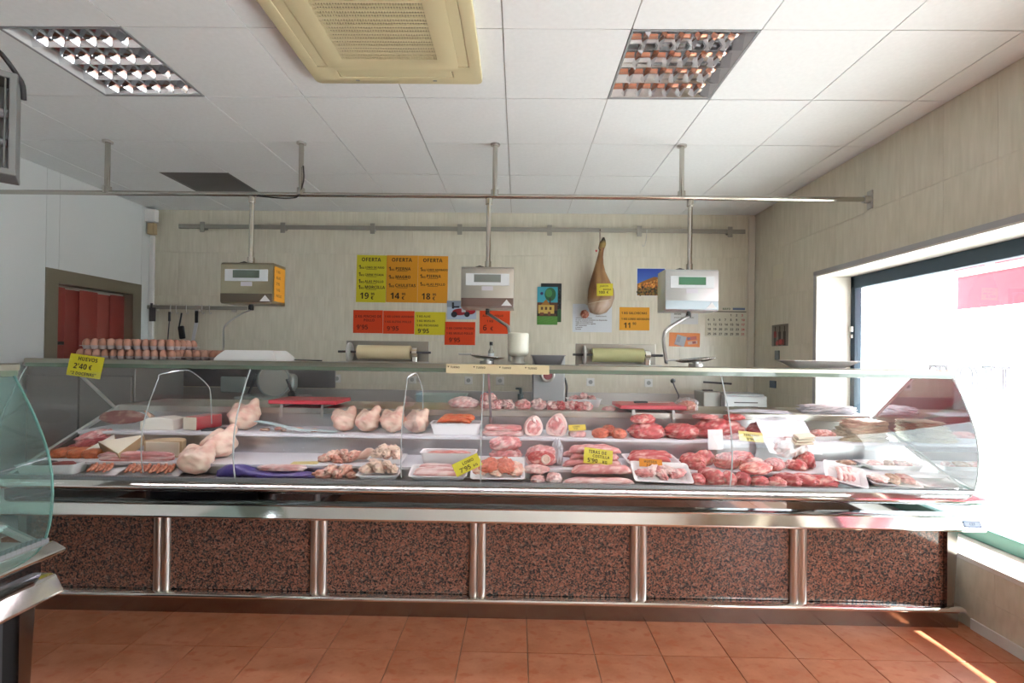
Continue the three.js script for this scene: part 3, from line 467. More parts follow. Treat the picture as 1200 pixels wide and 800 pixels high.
// plucked chicken: breast, two folded drumsticks, wings, neck stub
function chickenGeo(seed, s = 1) {
  const r = rng(seed), j = () => (r() - 0.5) * 0.012;
  const L = [0.058 + j(), 0.082 + j(), -0.03];
  const sdf = (x, y, z) => {
    const e = Math.hypot(x / (0.082 - 0.2 * (y + 0.02)), (y + 0.004) / 0.078, z / 0.1); let d = (e - 1) * 0.06;
    d = smin(d, caps(x, y, z, [0.04, 0.0, 0.06], [0.066, 0.03, -0.0], 0.036, 0.026), 0.02);
    d = smin(d, caps(x, y, z, [-0.04, 0.0, 0.06], [-0.068, 0.025, 0.0], 0.036, 0.026), 0.02);
    d = smin(d, caps(x, y, z, [0.035, 0.025, 0.01], L, 0.042, 0.031), 0.02); d = smin(d, caps(x, y, z, [-0.03, 0.02, 0.0], [-0.05, 0.05, -0.05], 0.045, 0.036), 0.02);
    d = smin(d, caps(x, y, z, [0.05, -0.01, -0.05], [0.085, 0.01, 0.01], 0.02, 0.012), 0.015);
    d = smin(d, caps(x, y, z, [-0.05, -0.01, -0.05], [-0.085, 0.01, 0.01], 0.02, 0.012), 0.015);
    d = Math.max(d, -(Math.hypot(x, y + 0.02, z - 0.115) - 0.028));
    return d + 0.006 * N.noise(x * 40 + seed, y * 40, z * 40) + 0.005 * N.noise(x * 18, y * 18 + seed, z * 18);
  };
  const g = starGeo(sdf, 0.2); g.scale(s, s, s); g.computeBoundingBox(); g.translate(0, -g.boundingBox.min.y, 0);
  const c = PAL.chicken;
  return paint(g, (x, y, z) => { const v = fbm(x * 22 + seed, y * 22, z * 22, 3); const pk = ss(0.1, 0.35, fbm(x * 12 - seed, y * 14, z * 12, 2)); return mixc(mixc(c.lean, c.fat, ss(-0.3, 0.2, v)), [0.66, 0.28, 0.22], pk * 0.7); });
}
// rectangular foam tray with sloping sides and a rim
function trayGeo(w, d, h, t = 0.005, splay = 0.018) {
  const ring = (W, D, y, r) => { const o = []; for (const [sx, sz, a0] of [[1, 1, 0], [-1, 1, 1], [-1, -1, 2], [1, -1, 3]]) for (let k = 0; k <= 4; k++) { const a = (a0 + k / 4) * Math.PI / 2; o.push([sx * (W / 2 - r) + r * Math.cos(a), y, sz * (D / 2 - r) + r * Math.sin(a)]); } return o; };
  const R = 0.02, rings = [ring(w - 2 * splay, d - 2 * splay, 0, R), ring(w - 0.008, d - 0.008, h - 0.004, R), ring(w + 0.004, d + 0.004, h - 0.003, R), ring(w + 0.004, d + 0.004, h, R), ring(w - 2 * t - 0.006, d - 2 * t - 0.006, h - 0.002, R), ring(w - 2 * splay - 2 * t, d - 2 * splay - 2 * t, t, R)];
  const pos = [], idx = [], n = rings[0].length; rings.forEach((q) => q.forEach((v) => pos.push(...v)));
  for (let i = 0; i < rings.length - 1; i++) for (let k = 0; k < n; k++) { const a = i * n + k, b = i * n + (k + 1) % n; idx.push(a, a + n, b, b, a + n, b + n); }
  const cap = (i, flip) => { const c = pos.length / 3; pos.push(0, rings[i][0][1], 0); for (let k = 0; k < n; k++) { const a = i * n + k, b = i * n + (k + 1) % n; flip ? idx.push(c, b, a) : idx.push(c, a, b); } };
  cap(0, false); cap(5, true);
  const g = new THREE.BufferGeometry(); g.setAttribute('position', new THREE.Float32BufferAttribute(pos, 3)); g.setIndex(idx); return toCreasedNormals(g, 0.8);
}
// loft along an axis: sections [s, cu, cv, ru, rv]
function loft(secs, seg = 20, axis = 'y', noise = 0, seed = 0, nf = 30) {
  const pos = [], idx = []; secs.forEach(([s, cu, cv, ru, rv]) => { for (let k = 0; k < seg; k++) { const a = k / seg * Math.PI * 2; let u = cu + ru * Math.cos(a), v = cv + rv * Math.sin(a); const n = 1 + noise * fbm(s * nf + seed, Math.cos(a) * 1.5, Math.sin(a) * 1.5 + seed, 3); u = cu + (u - cu) * n; v = cv + (v - cv) * n; pos.push(...(axis === 'y' ? [u, s, v] : axis === 'x' ? [s, u, v] : [u, v, s])); } });
  for (let i = 0; i < secs.length - 1; i++) for (let k = 0; k < seg; k++) { const a = i * seg + k, b = i * seg + (k + 1) % seg; axis === 'x' ? idx.push(a, b, a + seg, b, b + seg, a + seg) : idx.push(a, a + seg, b, b, a + seg, b + seg); }
  for (const i of [0, secs.length - 1]) { const c = pos.length / 3, q = secs[i]; pos.push(...(axis === 'y' ? [q[1], q[0], q[2]] : axis === 'x' ? [q[0], q[1], q[2]] : [q[1], q[2], q[0]])); for (let k = 0; k < seg; k++) idx.push(c, i * seg + k, i * seg + (k + 1) % seg); }
  const g = new THREE.BufferGeometry(); g.setAttribute('position', new THREE.Float32BufferAttribute(pos, 3)); g.setIndex(idx); g.computeVertexNormals(); return g;
}
const YB = 0.757, Y1 = 0.82, Y2 = 0.945, YW = 1.08, YT = 1.41;
const food = (name, label, geo, x, y, z, ry = 0, cat = 'meat', group, rx = 0, rz = 0, mat = meatMat) => solo(name, label, cat, geo, mat, [x, y, -z], [rx, ry, rz], group);

KX = 1.03;
// ---------------------------------------------------------------- cheese, ham and sausages end of the case
const cream = (hex, n = 0.06) => { const b = lin(hex); return (x, y, z) => b.map((v) => v * (1 + n * 6 * fbm(x * 50, y * 50, z * 50, 2))); };
const rind = S({ color: rgb(0.45, 0.31, 0.17), roughness: 0.7 }), paste = P({ color: rgb(0.75, 0.68, 0.52), roughness: 0.55, clearcoat: 0.1 }), pasteWhite = P({ color: rgb(0.8, 0.77, 0.66), roughness: 0.5 });
{
  // oval cured ham piece, cut face to the front
  const g = thing('ham_piece', 'oval cut cured ham with a pale fat rim on the upper shelf', 'ham', [-2.52, Y2 + 0.0, -3.13], 0.1);
  const outline = (k) => { const s = new THREE.Shape(); s.absellipse(0, 0, 0.165 * k, 0.062 * k, 0, 7); return s; };
  const tilt = (e) => { e.rotateX(-0.4).translate(0, 0.062, 0.0); return e; };
  mesh('fat_rim', tilt(new THREE.ExtrudeGeometry(outline(1), { depth: 0.05, bevelEnabled: true, bevelSize: 0.006, bevelThickness: 0.006, curveSegments: 24 })), P({ color: rgb(0.66, 0.42, 0.28), roughness: 0.4, clearcoat: 0.4 }), g);
  mesh('lean', (() => { const q = lump(0.285, 0.096, 0.02, 'beefDark', 5, { amp: 0.06, flat: 0 }); q.translate(0, -0.048, 0.054); q.rotateX(-0.4).translate(0, 0.062, 0.0); return paint(q, (x, y, z) => mixc([0.17, 0.05, 0.04], [0.32, 0.2, 0.16], ss(-0.05, 0.3, fbm(x * 18, y * 30, z * 10, 3)))); })(), meatMat, g);
  const wedge = (name, label, x, y, z, ry, w, h, d, pm) => { const q = thing(name, label, 'cheese', [x, y, -z], ry); const tri = (k) => new THREE.Shape([[-w / 2 * k, -d / 2 * k], [w / 2 * k, -d / 2 * k], [0.12 * w, d / 2 * k]].map((p) => new THREE.Vector2(...p))); mesh('rind', new THREE.ExtrudeGeometry(tri(1), { depth: h * 0.9, bevelEnabled: true, bevelSize: 0.003, bevelThickness: 0.003 }).rotateX(-Math.PI / 2).translate(0, 0.003, 0), rind, q); mesh('cut_face', new THREE.ExtrudeGeometry(tri(0.98), { depth: 0.006, bevelEnabled: true, bevelSize: 0.003, bevelThickness: 0.002 }).rotateX(-Math.PI / 2).translate(0, h * 0.92, 0), pm, q); q.rotation.x = 0.0; return q; };
  const w1 = wedge('cheese_wedge', 'small white cheese wedge leaning beside the larger brown wedge', -2.47, Y1, 2.93, 0.3, 0.15, 0.055, 0.13, pasteWhite); w1.rotation.x = 0.45; w1.position.y += 0.03;
  const w2 = wedge('cheese_wedge', 'large cheese wedge with brown rind and pale cut top', -2.3, Y1, 2.86, -0.5, 0.24, 0.06, 0.17, paste); w2.rotation.x = 0.4; w2.position.y += 0.045;
  const hw = thing('cheese_half', 'half wheel of tan cheese under the cream cheese block', 'cheese', [-2.08, Y1, -2.9]);
  mesh('rind', (() => { const s = new THREE.Shape(); s.absarc(0, 0, 0.11, 0, Math.PI); s.closePath(); return new THREE.ExtrudeGeometry(s, { depth: 0.09, bevelEnabled: true, bevelSize: 0.005, bevelThickness: 0.005, curveSegments: 24 }).rotateX(-Math.PI / 2).translate(0, 0.006, 0.05); })(), S({ color: rgb(0.56, 0.42, 0.24), roughness: 0.7 }), hw);
  mesh('cut_face', rb(0.205, 0.085, 0.006, 0, 0.052, 0.056, 0.003), paste, hw);
  const cb = solo('cheese_block', 'cream cheese block with a sloping top on the upper shelf', 'cheese', (() => { const e = new THREE.ExtrudeGeometry(new THREE.Shape([[-0.105, 0], [0.105, 0], [0.1, 0.06], [0.03, 0.072], [-0.06, 0.066], [-0.105, 0.045]].map((p) => new THREE.Vector2(...p))), { depth: 0.12, bevelEnabled: true, bevelSize: 0.006, bevelThickness: 0.006 }); return e.translate(0, 0.006, -0.06); })(), pasteWhite, [-2.29, Y2, -3.14]);
  const loaf = thing('cheese_loaf', 'rectangular cheese loaf with red wax rind and cream cut end', 'cheese', [-2.1, Y2, -3.13], -0.25);
  mesh('wax_rind', rb(0.11, 0.088, 0.2, 0.03, 0.046, -0.06, 0.012, 3), P({ color: rgb(0.6, 0.05, 0.06), roughness: 0.3, clearcoat: 0.5 }), loaf);
  mesh('cut_end', rb(0.106, 0.084, 0.008, 0.03, 0.046, 0.042, 0.004), paste, loaf);
  solo('slate_tray', 'flat black tray lying beside the red waxed cheese', 'tray', rb(0.16, 0.012, 0.09, 0, 0.006, 0, 0.003), darkGrey, [-1.93, Y2, -3.12], [0, 0.2, 0]);
  // chorizo bars, bacon, packed meats
  const barGeo = (seed) => lump(0.1, 0.052, 0.13, 'chorizo', seed, { box: 1.8, amp: 0.06 });
  ['beside the case end', 'between two others', 'next to the bacon slab'].forEach((t, i) => food('chorizo_bar', `orange cured sausage bar ${t} on the lower shelf`, barGeo(10 + i), -2.655 + i * 0.093, Y1, 2.84, 0.05 * i, 'sausage', 'orange sausage bars'));
  food('chorizo_bar', 'long orange sausage bar behind the white cheese wedge', lump(0.2, 0.05, 0.07, 'chorizo', 14, { box: 1.6, amp: 0.06 }), -2.6, Y1, 2.97, 0.1, 'sausage', 'orange sausage bars');
  food('bacon_slab', 'long slab of streaky bacon in front of the cheeses', lump(0.42, 0.05, 0.07, 'pork', 15, { box: 2.2, amp: 0.05, streak: [0.2, 2.6, 0.4], lon: 50 }), -2.17, Y1, 2.765, 0.03);
  food('packed_sausage', 'wrapped purple and red cured sausages by the case end', joinFood([lump(0.26, 0.06, 0.08, 'beefDark', 17, { amp: 0.2 }), lump(0.2, 0.06, 0.07, 'pork', 18, { amp: 0.2 }).translate(0.03, 0.045, -0.03)]), -2.62, Y1 + 0.02, 2.975, 0.55, 'sausage', undefined, 0, 0.22);
  // deep white tray with black pudding
  const tr = thing('deep_tray', 'deep white tray of black pudding at the sausage end', 'tray', [-2.56, YB + 0.004, -2.672], 0.16);
  mesh('tray', trayGeo(0.3, 0.15, 0.062), whitePlastic, tr);
  food('black_pudding', 'dark black pudding lying in the deep white tray', paint(loft([-0.07, -0.05, 0, 0.05, 0.07].map((s, i) => [s, 0, 0, [0.008, 0.02, 0.022, 0.02, 0.008][i], [0.008, 0.02, 0.022, 0.02, 0.008][i]]), 14, 'x', 0.15), () => [0.03, 0.018, 0.02]), -2.6, YB + 0.055, 2.67, 0.1, 'sausage');
  food('black_pudding', 'dark red sausage beside the black pudding in the deep tray', paint(loft([-0.06, -0.045, 0, 0.045, 0.06].map((s, i) => [s, 0, 0, [0.008, 0.02, 0.022, 0.02, 0.008][i], [0.008, 0.02, 0.022, 0.02, 0.008][i]]), 14, 'x', 0.15), () => [0.2, 0.03, 0.02]), -2.495, YB + 0.055, 2.66, 0.3, 'sausage');
  // three rows of fresh sausages on white paper sheets
  const link = paint(loft(Array.from({ length: 9 }, (_, i) => { const t = i / 8 * 2 - 1; const r = 0.0105 * Math.sqrt(Math.max(0.05, 1 - t ** 4)); return [t * 0.055, 0.005 * Math.cos(t * 2), 0, r, r]; }), 10, 'z', 0.12, 3, 60), (x, y, z) => mixc([0.5, 0.13, 0.05], [0.74, 0.42, 0.28], ss(0.0, 0.25, fbm(x * 90, y * 90, z * 90, 2))));
  [[-2.3, 0.5, 'beside the deep white tray', 6], [-2.09, 0.45, 'in the middle under the acrylic divider', 6], [-1.955, 0.4, 'next to the wrapped chicken', 6]].forEach(([x, a, t, n], k) => {
    solo('paper_sheet', `white paper sheet under fresh sausages ${t}`, 'paper', rb(0.17, 0.003, 0.12, 0, 0.0015, 0, 0.001), paperWhite, [x + 0.03, YB + 0.016, -2.672], [0.22, 0.1, 0]);
    for (let i = 0; i < n; i++) { const m = food('fresh_sausage', `fresh orange sausage link on the sheet ${t}`, link, x - 0.055 + i * 0.022, YB + 0.038 + (i % 2) * 0.008, 2.672, a, 'sausage', `fresh sausages ${t}`, 0.22); }
  });
}
// ---------------------------------------------------------------- poultry
{
  const geos = [1, 2, 3, 4].map((s) => chickenGeo(s * 13));
  const ch = (x, y, z, ry, k, s, label, group, rx = 0) => { const m = food('whole_chicken', label, geos[k], x, y, z, ry, 'chicken', group, rx); m.scale.setScalar(s); return m; };
  ch(-1.79, YB, 2.715, 0.2, 0, 0.98, 'plump whole chicken in the front tray beside the purple bag');
  ch(-1.75, Y1, 2.86, -0.2, 1, 1.0, 'whole chicken on the lower shelf above the purple bag');
  ch(-1.775, Y2, 3.16, 0.3, 2, 1.02, 'whole chicken on the upper shelf next to the waxed cheese loaf');
  [[-1.12, 3.15, 'beside the pale paper strip'], [-0.96, 3.14, 'second from the paper strip'], [-0.8, 3.13, 'second from the clear divider'], [-0.645, 3.145, 'behind the clear divider']].forEach(([x, z, t], k) => ch(x, Y2, z, [0.35, -0.1, 0.15, -0.3][k], k, 0.86, `whole chicken in the row of four, ${t}`, 'row of whole chickens'));
  const leg = (seed) => paint(loft([[-0.075, 0, 0, 0.008, 0.008], [-0.06, 0, 0, 0.014, 0.014], [-0.03, 0, 0, 0.013, 0.013], [0.0, 0, 0, 0.024, 0.024], [0.035, 0, 0, 0.034, 0.032], [0.06, 0, 0, 0.026, 0.024], [0.075, 0, 0, 0.008, 0.008]], 14, 'x', 0.2, seed), (x, y, z) => mixc(PAL.chicken.lean, PAL.chicken.fat, ss(-0.2, 0.2, fbm(x * 30 + seed, y * 30, z * 30, 2))));
  const r = rng(5);
  const pile = (name, lab, x, y, z, w, n, pal, grp) => { for (let i = 0; i < n; i++) food(name, lab, lump(0.085 + r() * 0.03, 0.04 + r() * 0.015, 0.06, pal, i + Math.round(x * 50), { amp: 0.28, lon: 24, lat: 16 }), x + (i / (n - 1) - 0.5) * w, y + (i % 2) * 0.022, z + (i % 2) * 0.02, r() * 3, 'chicken', grp, (r() - 0.5) * 0.4, (r() - 0.5) * 0.5); };
  pile('chicken_thigh', 'raw chicken thigh in the front tray next to purple bag', -0.985, YB, 2.672, 0.16, 5, 'chickenRaw', 'chicken thighs by the purple bag');
  pile('chicken_piece', 'boned chicken piece heaped on the lower shelf', -1.02, Y1, 2.8, 0.16, 6, 'chickenRaw', 'heap of boned chicken');
  food('drumstick', 'single chicken drumstick beside the heap of chicken pieces', leg(3), -0.895, Y1 + 0.035, 2.83, 0.4, 'chicken', undefined, 0, 0.3);
  const tr = (label, x, y, z, w, d, h, ry, rx = 0) => { const m = solo('foam_tray', label, 'tray', trayGeo(w, d, h), foam, [x, y, -z], [rx, ry, 0]); return m; };
  tr('white foam tray of chicken wings on the lower shelf', -0.745, Y1 + 0.001, 2.815, 0.21, 0.16, 0.035, 0.06);
  pile('chicken_wing', 'raw chicken wing in the foam tray on the lower shelf', -0.745, Y1 + 0.03, 2.81, 0.11, 5, 'chicken', 'chicken wings in the foam tray');
  tr('white foam tray of skinned chicken joints in the front tray', -0.752, YB + 0.012, 2.675, 0.235, 0.115, 0.03, 0.03, 0.12);
  pile('chicken_joint', 'pale chicken joint in the front foam tray', -0.752, YB + 0.035, 2.672, 0.14, 5, 'chicken', 'chicken joints in the front tray');
  for (let i = 0; i < 5; i++) food('chicken_scrap', 'small chicken scrap beside the pale paper strip', lump(0.05 + r() * 0.03, 0.02, 0.035, 'chickenRaw', 70 + i, { amp: 0.3, lon: 16, lat: 12 }), [-1.62, -1.56, -1.5, -1.43, -1.3][i], Y2, 3.12 + (i % 2) * 0.05, i, 'chicken', 'chicken scraps on the upper shelf');
  solo('paper_strip', 'pale blue waxed paper strip curling along the upper shelf', 'paper', (() => { const g = new THREE.BoxGeometry(0.54, 0.002, 0.06, 24, 1, 1), p = g.attributes.position; for (let i = 0; i < p.count; i++) { const t = p.getX(i) / 0.54 + 0.5; p.setY(i, p.getY(i) + 0.06 * Math.max(0, 1 - t) ** 1.6 + 0.006 * Math.sin(t * 9)); p.setZ(i, p.getZ(i) + 0.03 * t); } g.computeVertexNormals(); return g; })(), S({ color: rgb(0.58, 0.74, 0.74), roughness: 0.6 }), [-1.4, Y2 + 0.008, -3.09]);
  solo('yellow_sheet', 'small yellow waxed sheet lying on the lower shelf', 'paper', rb(0.15, 0.003, 0.07, 0, 0.002, 0, 0.001), S({ color: rgb(0.68, 0.6, 0.25), roughness: 0.6 }), [-1.2, Y1, -2.76], [0, 0.15, 0]);
  // crumpled purple bag with meat in it
  const b = thing('plastic_bag', 'crumpled purple plastic bag holding a pork strip', 'bag', [-1.36, YB, -2.675]);
  mesh('bag', (() => { const secs = []; for (let i = 0; i <= 36; i++) { const t = i / 36, k = Math.sin(Math.PI * Math.min(1, Math.max(0.03, t * 0.97 + 0.01))) ** 0.35; const h = (0.028 + 0.024 * Math.exp(-(((t - 0.08) / 0.16) ** 2)) - 0.012 * Math.exp(-(((t - 0.6) / 0.25) ** 2))) * k; secs.push([(t - 0.5) * 0.58, h, 0.006 * Math.sin(t * 17), h, 0.05 * k]); } return loft(secs, 24, 'x', 0.5, 4, 34); })(), P({ color: rgb(0.075, 0.05, 0.24), roughness: 0.3, clearcoat: 0.6, clearcoatRoughness: 0.25 }), b);
  food('pork_strip', 'pale pork strip lying in the opened purple bag', lump(0.27, 0.03, 0.07, 'porkPale', 31, { box: 1.5, amp: 0.1, lon: 40 }), -1.3, YB + 0.038, 2.69, 0);
}
KX = 1.015;
// ---------------------------------------------------------------- pork: trays, chops, ribs
const strip = (L, r1, pal, seed, bend = 0.01) => { const c = PAL[pal], secs = []; for (let i = 0; i <= 22; i++) { const t = i / 11 - 1, k = Math.sqrt(Math.max(0.06, 1 - t ** 6)) * (1 + 0.15 * N.noise(t * 3, seed, 1)); secs.push([t * L / 2, 0.6 * r1 * k, bend * Math.cos(t * 2.4 + seed), r1 * k * 0.62, r1 * k]); } return paint(loft(secs, 14, 'x', 0.22, seed, 40), (x, y, z) => mixc(c.lean, c.fat, ss(c.t - 0.1, c.t + 0.14, fbm(x * 12 + seed, y * 60, z * 45, 3)))); };
function trayThing(label, x, y, z, w, d, h, ry = 0, rx = 0) { return solo('foam_tray', label, 'tray', trayGeo(w, d, h), foam, [x, y, -z], [rx, ry, 0]); }
function inTray(name, label, n, geoFn, x, y, z, spread, grp, rx = 0, ry = 0, step = 0.012) { for (let i = 0; i < n; i++) food(name, label, geoFn(i), x + (i % 2 ? 0.01 : -0.01), y + (i % 2) * step + (rx ? Math.sin(rx) * (n / 2 - i) * spread * -1 : 0), z + (i - (n - 1) / 2) * spread, ry + ((i * 7) % 5 - 2) * 0.04, 'meat', grp, rx); }
{
  trayThing('deep white tray of orange marinated loin on the upper shelf', -0.395, Y2 + 0.001, 3.13, 0.33, 0.15, 0.075, 0.03);
  inTray('marinated_loin', 'orange marinated pork strip piled in the deep white tray', 5, (i) => strip(0.22, 0.03, 'marinade', 41 + i, 0.02), -0.395, Y2 + 0.075, 3.13, 0.02, 'marinated pork strips', 0, 0, 0.018);
  food('pork_belly', 'flat slab of layered pork belly beside the two chops', joinFood([lump(0.27, 0.035, 0.13, 'porkPale', 51, { box: 2, amp: 0.06, streak: [0.4, 3, 0.6], lon: 44 }), lump(0.24, 0.035, 0.12, 'pork', 52, { box: 2, amp: 0.08, streak: [0.4, 3, 0.6], lon: 44 }).translate(0, 0.032, 0)]), -0.09, Y2, 3.1, 0.02);
  const chop = (label, x, s, seed, lean) => { // upright chop: fat rim with a lean face
    const q = thing('pork_chop', label, 'meat', [x, Y2, -3.07], lean);
    const out = new THREE.CatmullRomCurve3([[-0.055, 0.01], [0.045, 0.004], [0.064, 0.05], [0.05, 0.1], [0.02, 0.135], [-0.02, 0.12], [-0.058, 0.07]].map(([a, b]) => new THREE.Vector3(a * s, b * s, 0)), true).getPoints(36);
    const cx = 0.002 * s, cy = 0.062 * s, sh = (k) => new THREE.Shape(out.map((p) => new THREE.Vector2(cx + (p.x - cx) * k, cy + (p.y - cy) * k)));
    mesh('fat_rim', new THREE.ExtrudeGeometry(sh(0.94), { depth: 0.035, bevelEnabled: true, bevelSize: 0.004, bevelThickness: 0.006, bevelSegments: 2 }).translate(0, 0.004, -0.035), P({ color: rgb(0.8, 0.58, 0.52), roughness: 0.4, clearcoat: 0.3 }), q);
    mesh('lean', (() => { const e = lump(0.1 * s, 0.105 * s, 0.022, 'pork', seed, { amp: 0.1, flat: 0, lon: 30 }); return e.translate(0.0, 0.01 * s, 0.004); })(), meatMat, q);
    mesh('bone', (() => { const e = lump(0.022 * s, 0.05 * s, 0.02, 'porkPale', seed + 1, { amp: 0.15, flat: 0 }); return e.rotateZ(0.5).translate(0.012 * s, 0.085 * s, 0.008); })(), meatMat, q);
  };
  chop('upright pork chop standing beside the pork belly slab', 0.105, 0.95, 61, 0.25);
  chop('taller upright pork chop standing beside the yellow tagged roll', 0.25, 1.08, 64, -0.2);
  food('meat_roll', 'short meat roll under a small yellow price tag', lump(0.11, 0.045, 0.09, 'porkPale', 67, { box: 1.5, amp: 0.05 }), 0.385, Y2, 3.09);
  [[0.53, 3.07, 'nearest the small yellow tag'], [0.645, 3.06, 'next to the stacked beef'], [0.6, 3.16, 'behind two others']].forEach(([x, z, t], i) => food('liver_piece', `smooth orange brown liver piece ${t}`, lump(0.115, i === 2 ? 0.07 : 0.062, 0.1, 'liver', 71 + i, { amp: 0.1 }), x, Y2, z, i, 'meat', 'liver pieces'));
  // lower shelf
  trayThing('white deep tray of pink mince on the lower shelf', -0.398, Y1 + 0.001, 2.83, 0.33, 0.13, 0.07, 0.02);
  food('mince', 'pink minced meat filling the deep tray', lump(0.27, 0.05, 0.085, 'mince', 81, { box: 2, amp: 0.08 }), -0.398, Y1 + 0.02, 2.83);
  food('pork_joint', 'rounded pork joint resting on another behind the cutlets', lump(0.2, 0.085, 0.13, 'pork', 83, { amp: 0.14 }), -0.07, Y1 + 0.062, 2.94, 0.2);
  food('pork_joint', 'rounded pork joint underneath behind the cutlet tray', lump(0.2, 0.075, 0.15, 'pork', 84, { amp: 0.14 }), -0.065, Y1, 2.92, -0.1);
  const lc = thing('ham_joint', 'cut fresh leg joint showing a round bone in clear film', 'meat', [0.145, Y1, -2.83]);
  mesh('flesh', lump(0.2, 0.115, 0.16, 'pork', 85, { amp: 0.12 }), meatMat, lc);
  mesh('cut_face', lump(0.16, 0.085, 0.03, 'beef', 86, { amp: 0.1, flat: 0 }).translate(-0.005, 0.012, 0.074), meatMat, lc);
  mesh('bone', merge([new THREE.TorusGeometry(0.022, 0.006, 8, 18).translate(0.02, 0.05, 0.092), new THREE.CircleGeometry(0.018, 16).translate(0.02, 0.05, 0.092)]), S({ color: rgb(0.78, 0.6, 0.52), roughness: 0.5 }), lc);
  mesh('film', (() => { const e = lump(0.06, 0.15, 0.1, 'porkPale', 87, { amp: 0.3 }); e.deleteAttribute('color'); return e.translate(0.095, 0, 0.0); })(), P({ color: rgb(0.9, 0.9, 0.93), roughness: 0.25, transmission: 0.55, thickness: 0 }), lc);
  const ribs = (x, y, z, n, L, lab, grp, ry) => { for (let i = 0; i < n; i++) food('pork_rib_strip', lab, strip(L - (i % 3) * 0.03, 0.036, 'pork', 90 + i + Math.round(y * 100), 0.012), x + ((i * 5) % 3 - 1) * 0.012, y + Math.floor(i / 2) * 0.036, z + (i % 2) * 0.055 + Math.floor(i / 2) * 0.012, ry + (i % 3 - 1) * 0.06, 'meat', grp); };
  ribs(0.445, Y1, 2.79, 6, 0.34, 'thick pork rib strip stacked behind the large yellow tag', 'stacked pork rib strips', 0.02);
  food('tenderloin', 'long pork tenderloin leaning in front of the rib strips', strip(0.34, 0.042, 'pork', 101, 0.006), 0.472, YB + 0.052, 2.678, 0.02);
  food('rib_rack', 'pale rack of ribs along the front grille', strip(0.4, 0.034, 'porkPale', 102, 0.004), 0.45, YB, 2.632, 0);
  trayThing('foam tray of pork tenderloins on the lower shelf', 0.79, Y1 + 0.01, 2.86, 0.31, 0.17, 0.03, 0.05, 0.12);
  inTray('tenderloin', 'dark pink tenderloin in the lower shelf foam tray', 4, (i) => strip(0.24, 0.03, 'beef', 111 + i, 0.006), 0.785, Y1 + 0.03, 2.86, 0.028, 'tenderloins in foam tray', 0, 0.05, 0.016);
  // front tray: tilted foam trays
  trayThing('tilted foam tray of pale pork strips behind the front grille', -0.43, YB + 0.026, 2.672, 0.32, 0.125, 0.034, 0.02, 0.32);
  inTray('pork_strip', 'pale pork strip in the tilted tray by the divider', 4, (i) => strip(0.26, 0.02, 'porkPale', 121 + i, 0.004), -0.43, YB + 0.05, 2.672, 0.022, 'pale strips in tilted tray', 0.32, 0.02, 0.004);
  trayThing('steeply tilted foam tray of orange pink cutlets', -0.105, YB + 0.055, 2.69, 0.3, 0.16, 0.024, 0.02, 0.6);
  for (let i = 0; i < 5; i++) food('pork_cutlet', 'thin orange pink cutlet fanned in the steep tray', lump(0.12, 0.022, 0.1, i % 2 ? 'liver' : 'chickenRaw', 131 + i, { amp: 0.2, flat: 0.1 }), -0.2 + i * 0.046, YB + 0.066 + 0.014 * (i % 2), 2.688, i * 0.6, 'meat', 'cutlets in the steep tray', 0.6);
  [[0.11, 2.69, 0.15, 0.05, 'long trotter lying over the shorter hocks'], [0.118, 2.645, 0.085, 0.045, 'round hock end beside the cutlet tray'], [0.205, 2.65, 0.1, 0.06, 'round hock end beside the rack of ribs']].forEach(([x, z, w, h, t], i) => food('pork_hock', t, lump(w, h, 0.08, 'porkPale', 141 + i, { amp: 0.14 }), x, YB + (i === 0 ? 0.045 : 0), z, 0.3 * i));
  trayThing('tilted foam tray of pork bones with an orange tag', 0.8, YB + 0.045, 2.685, 0.32, 0.16, 0.026, -0.04, 0.5);
  for (let i = 0; i < 5; i++) food('pork_bone', 'pinkish pork bone piece in the orange tagged tray', lump(0.11, 0.03, 0.06, i % 2 ? 'porkPale' : 'pork', 151 + i, { amp: 0.3 }), 0.71 + i * 0.045, YB + 0.05 + 0.012 * (i % 2), 2.68 + (i % 2) * 0.02, i * 0.9, 'meat', 'pork bones in tilted tray', 0.5);
}
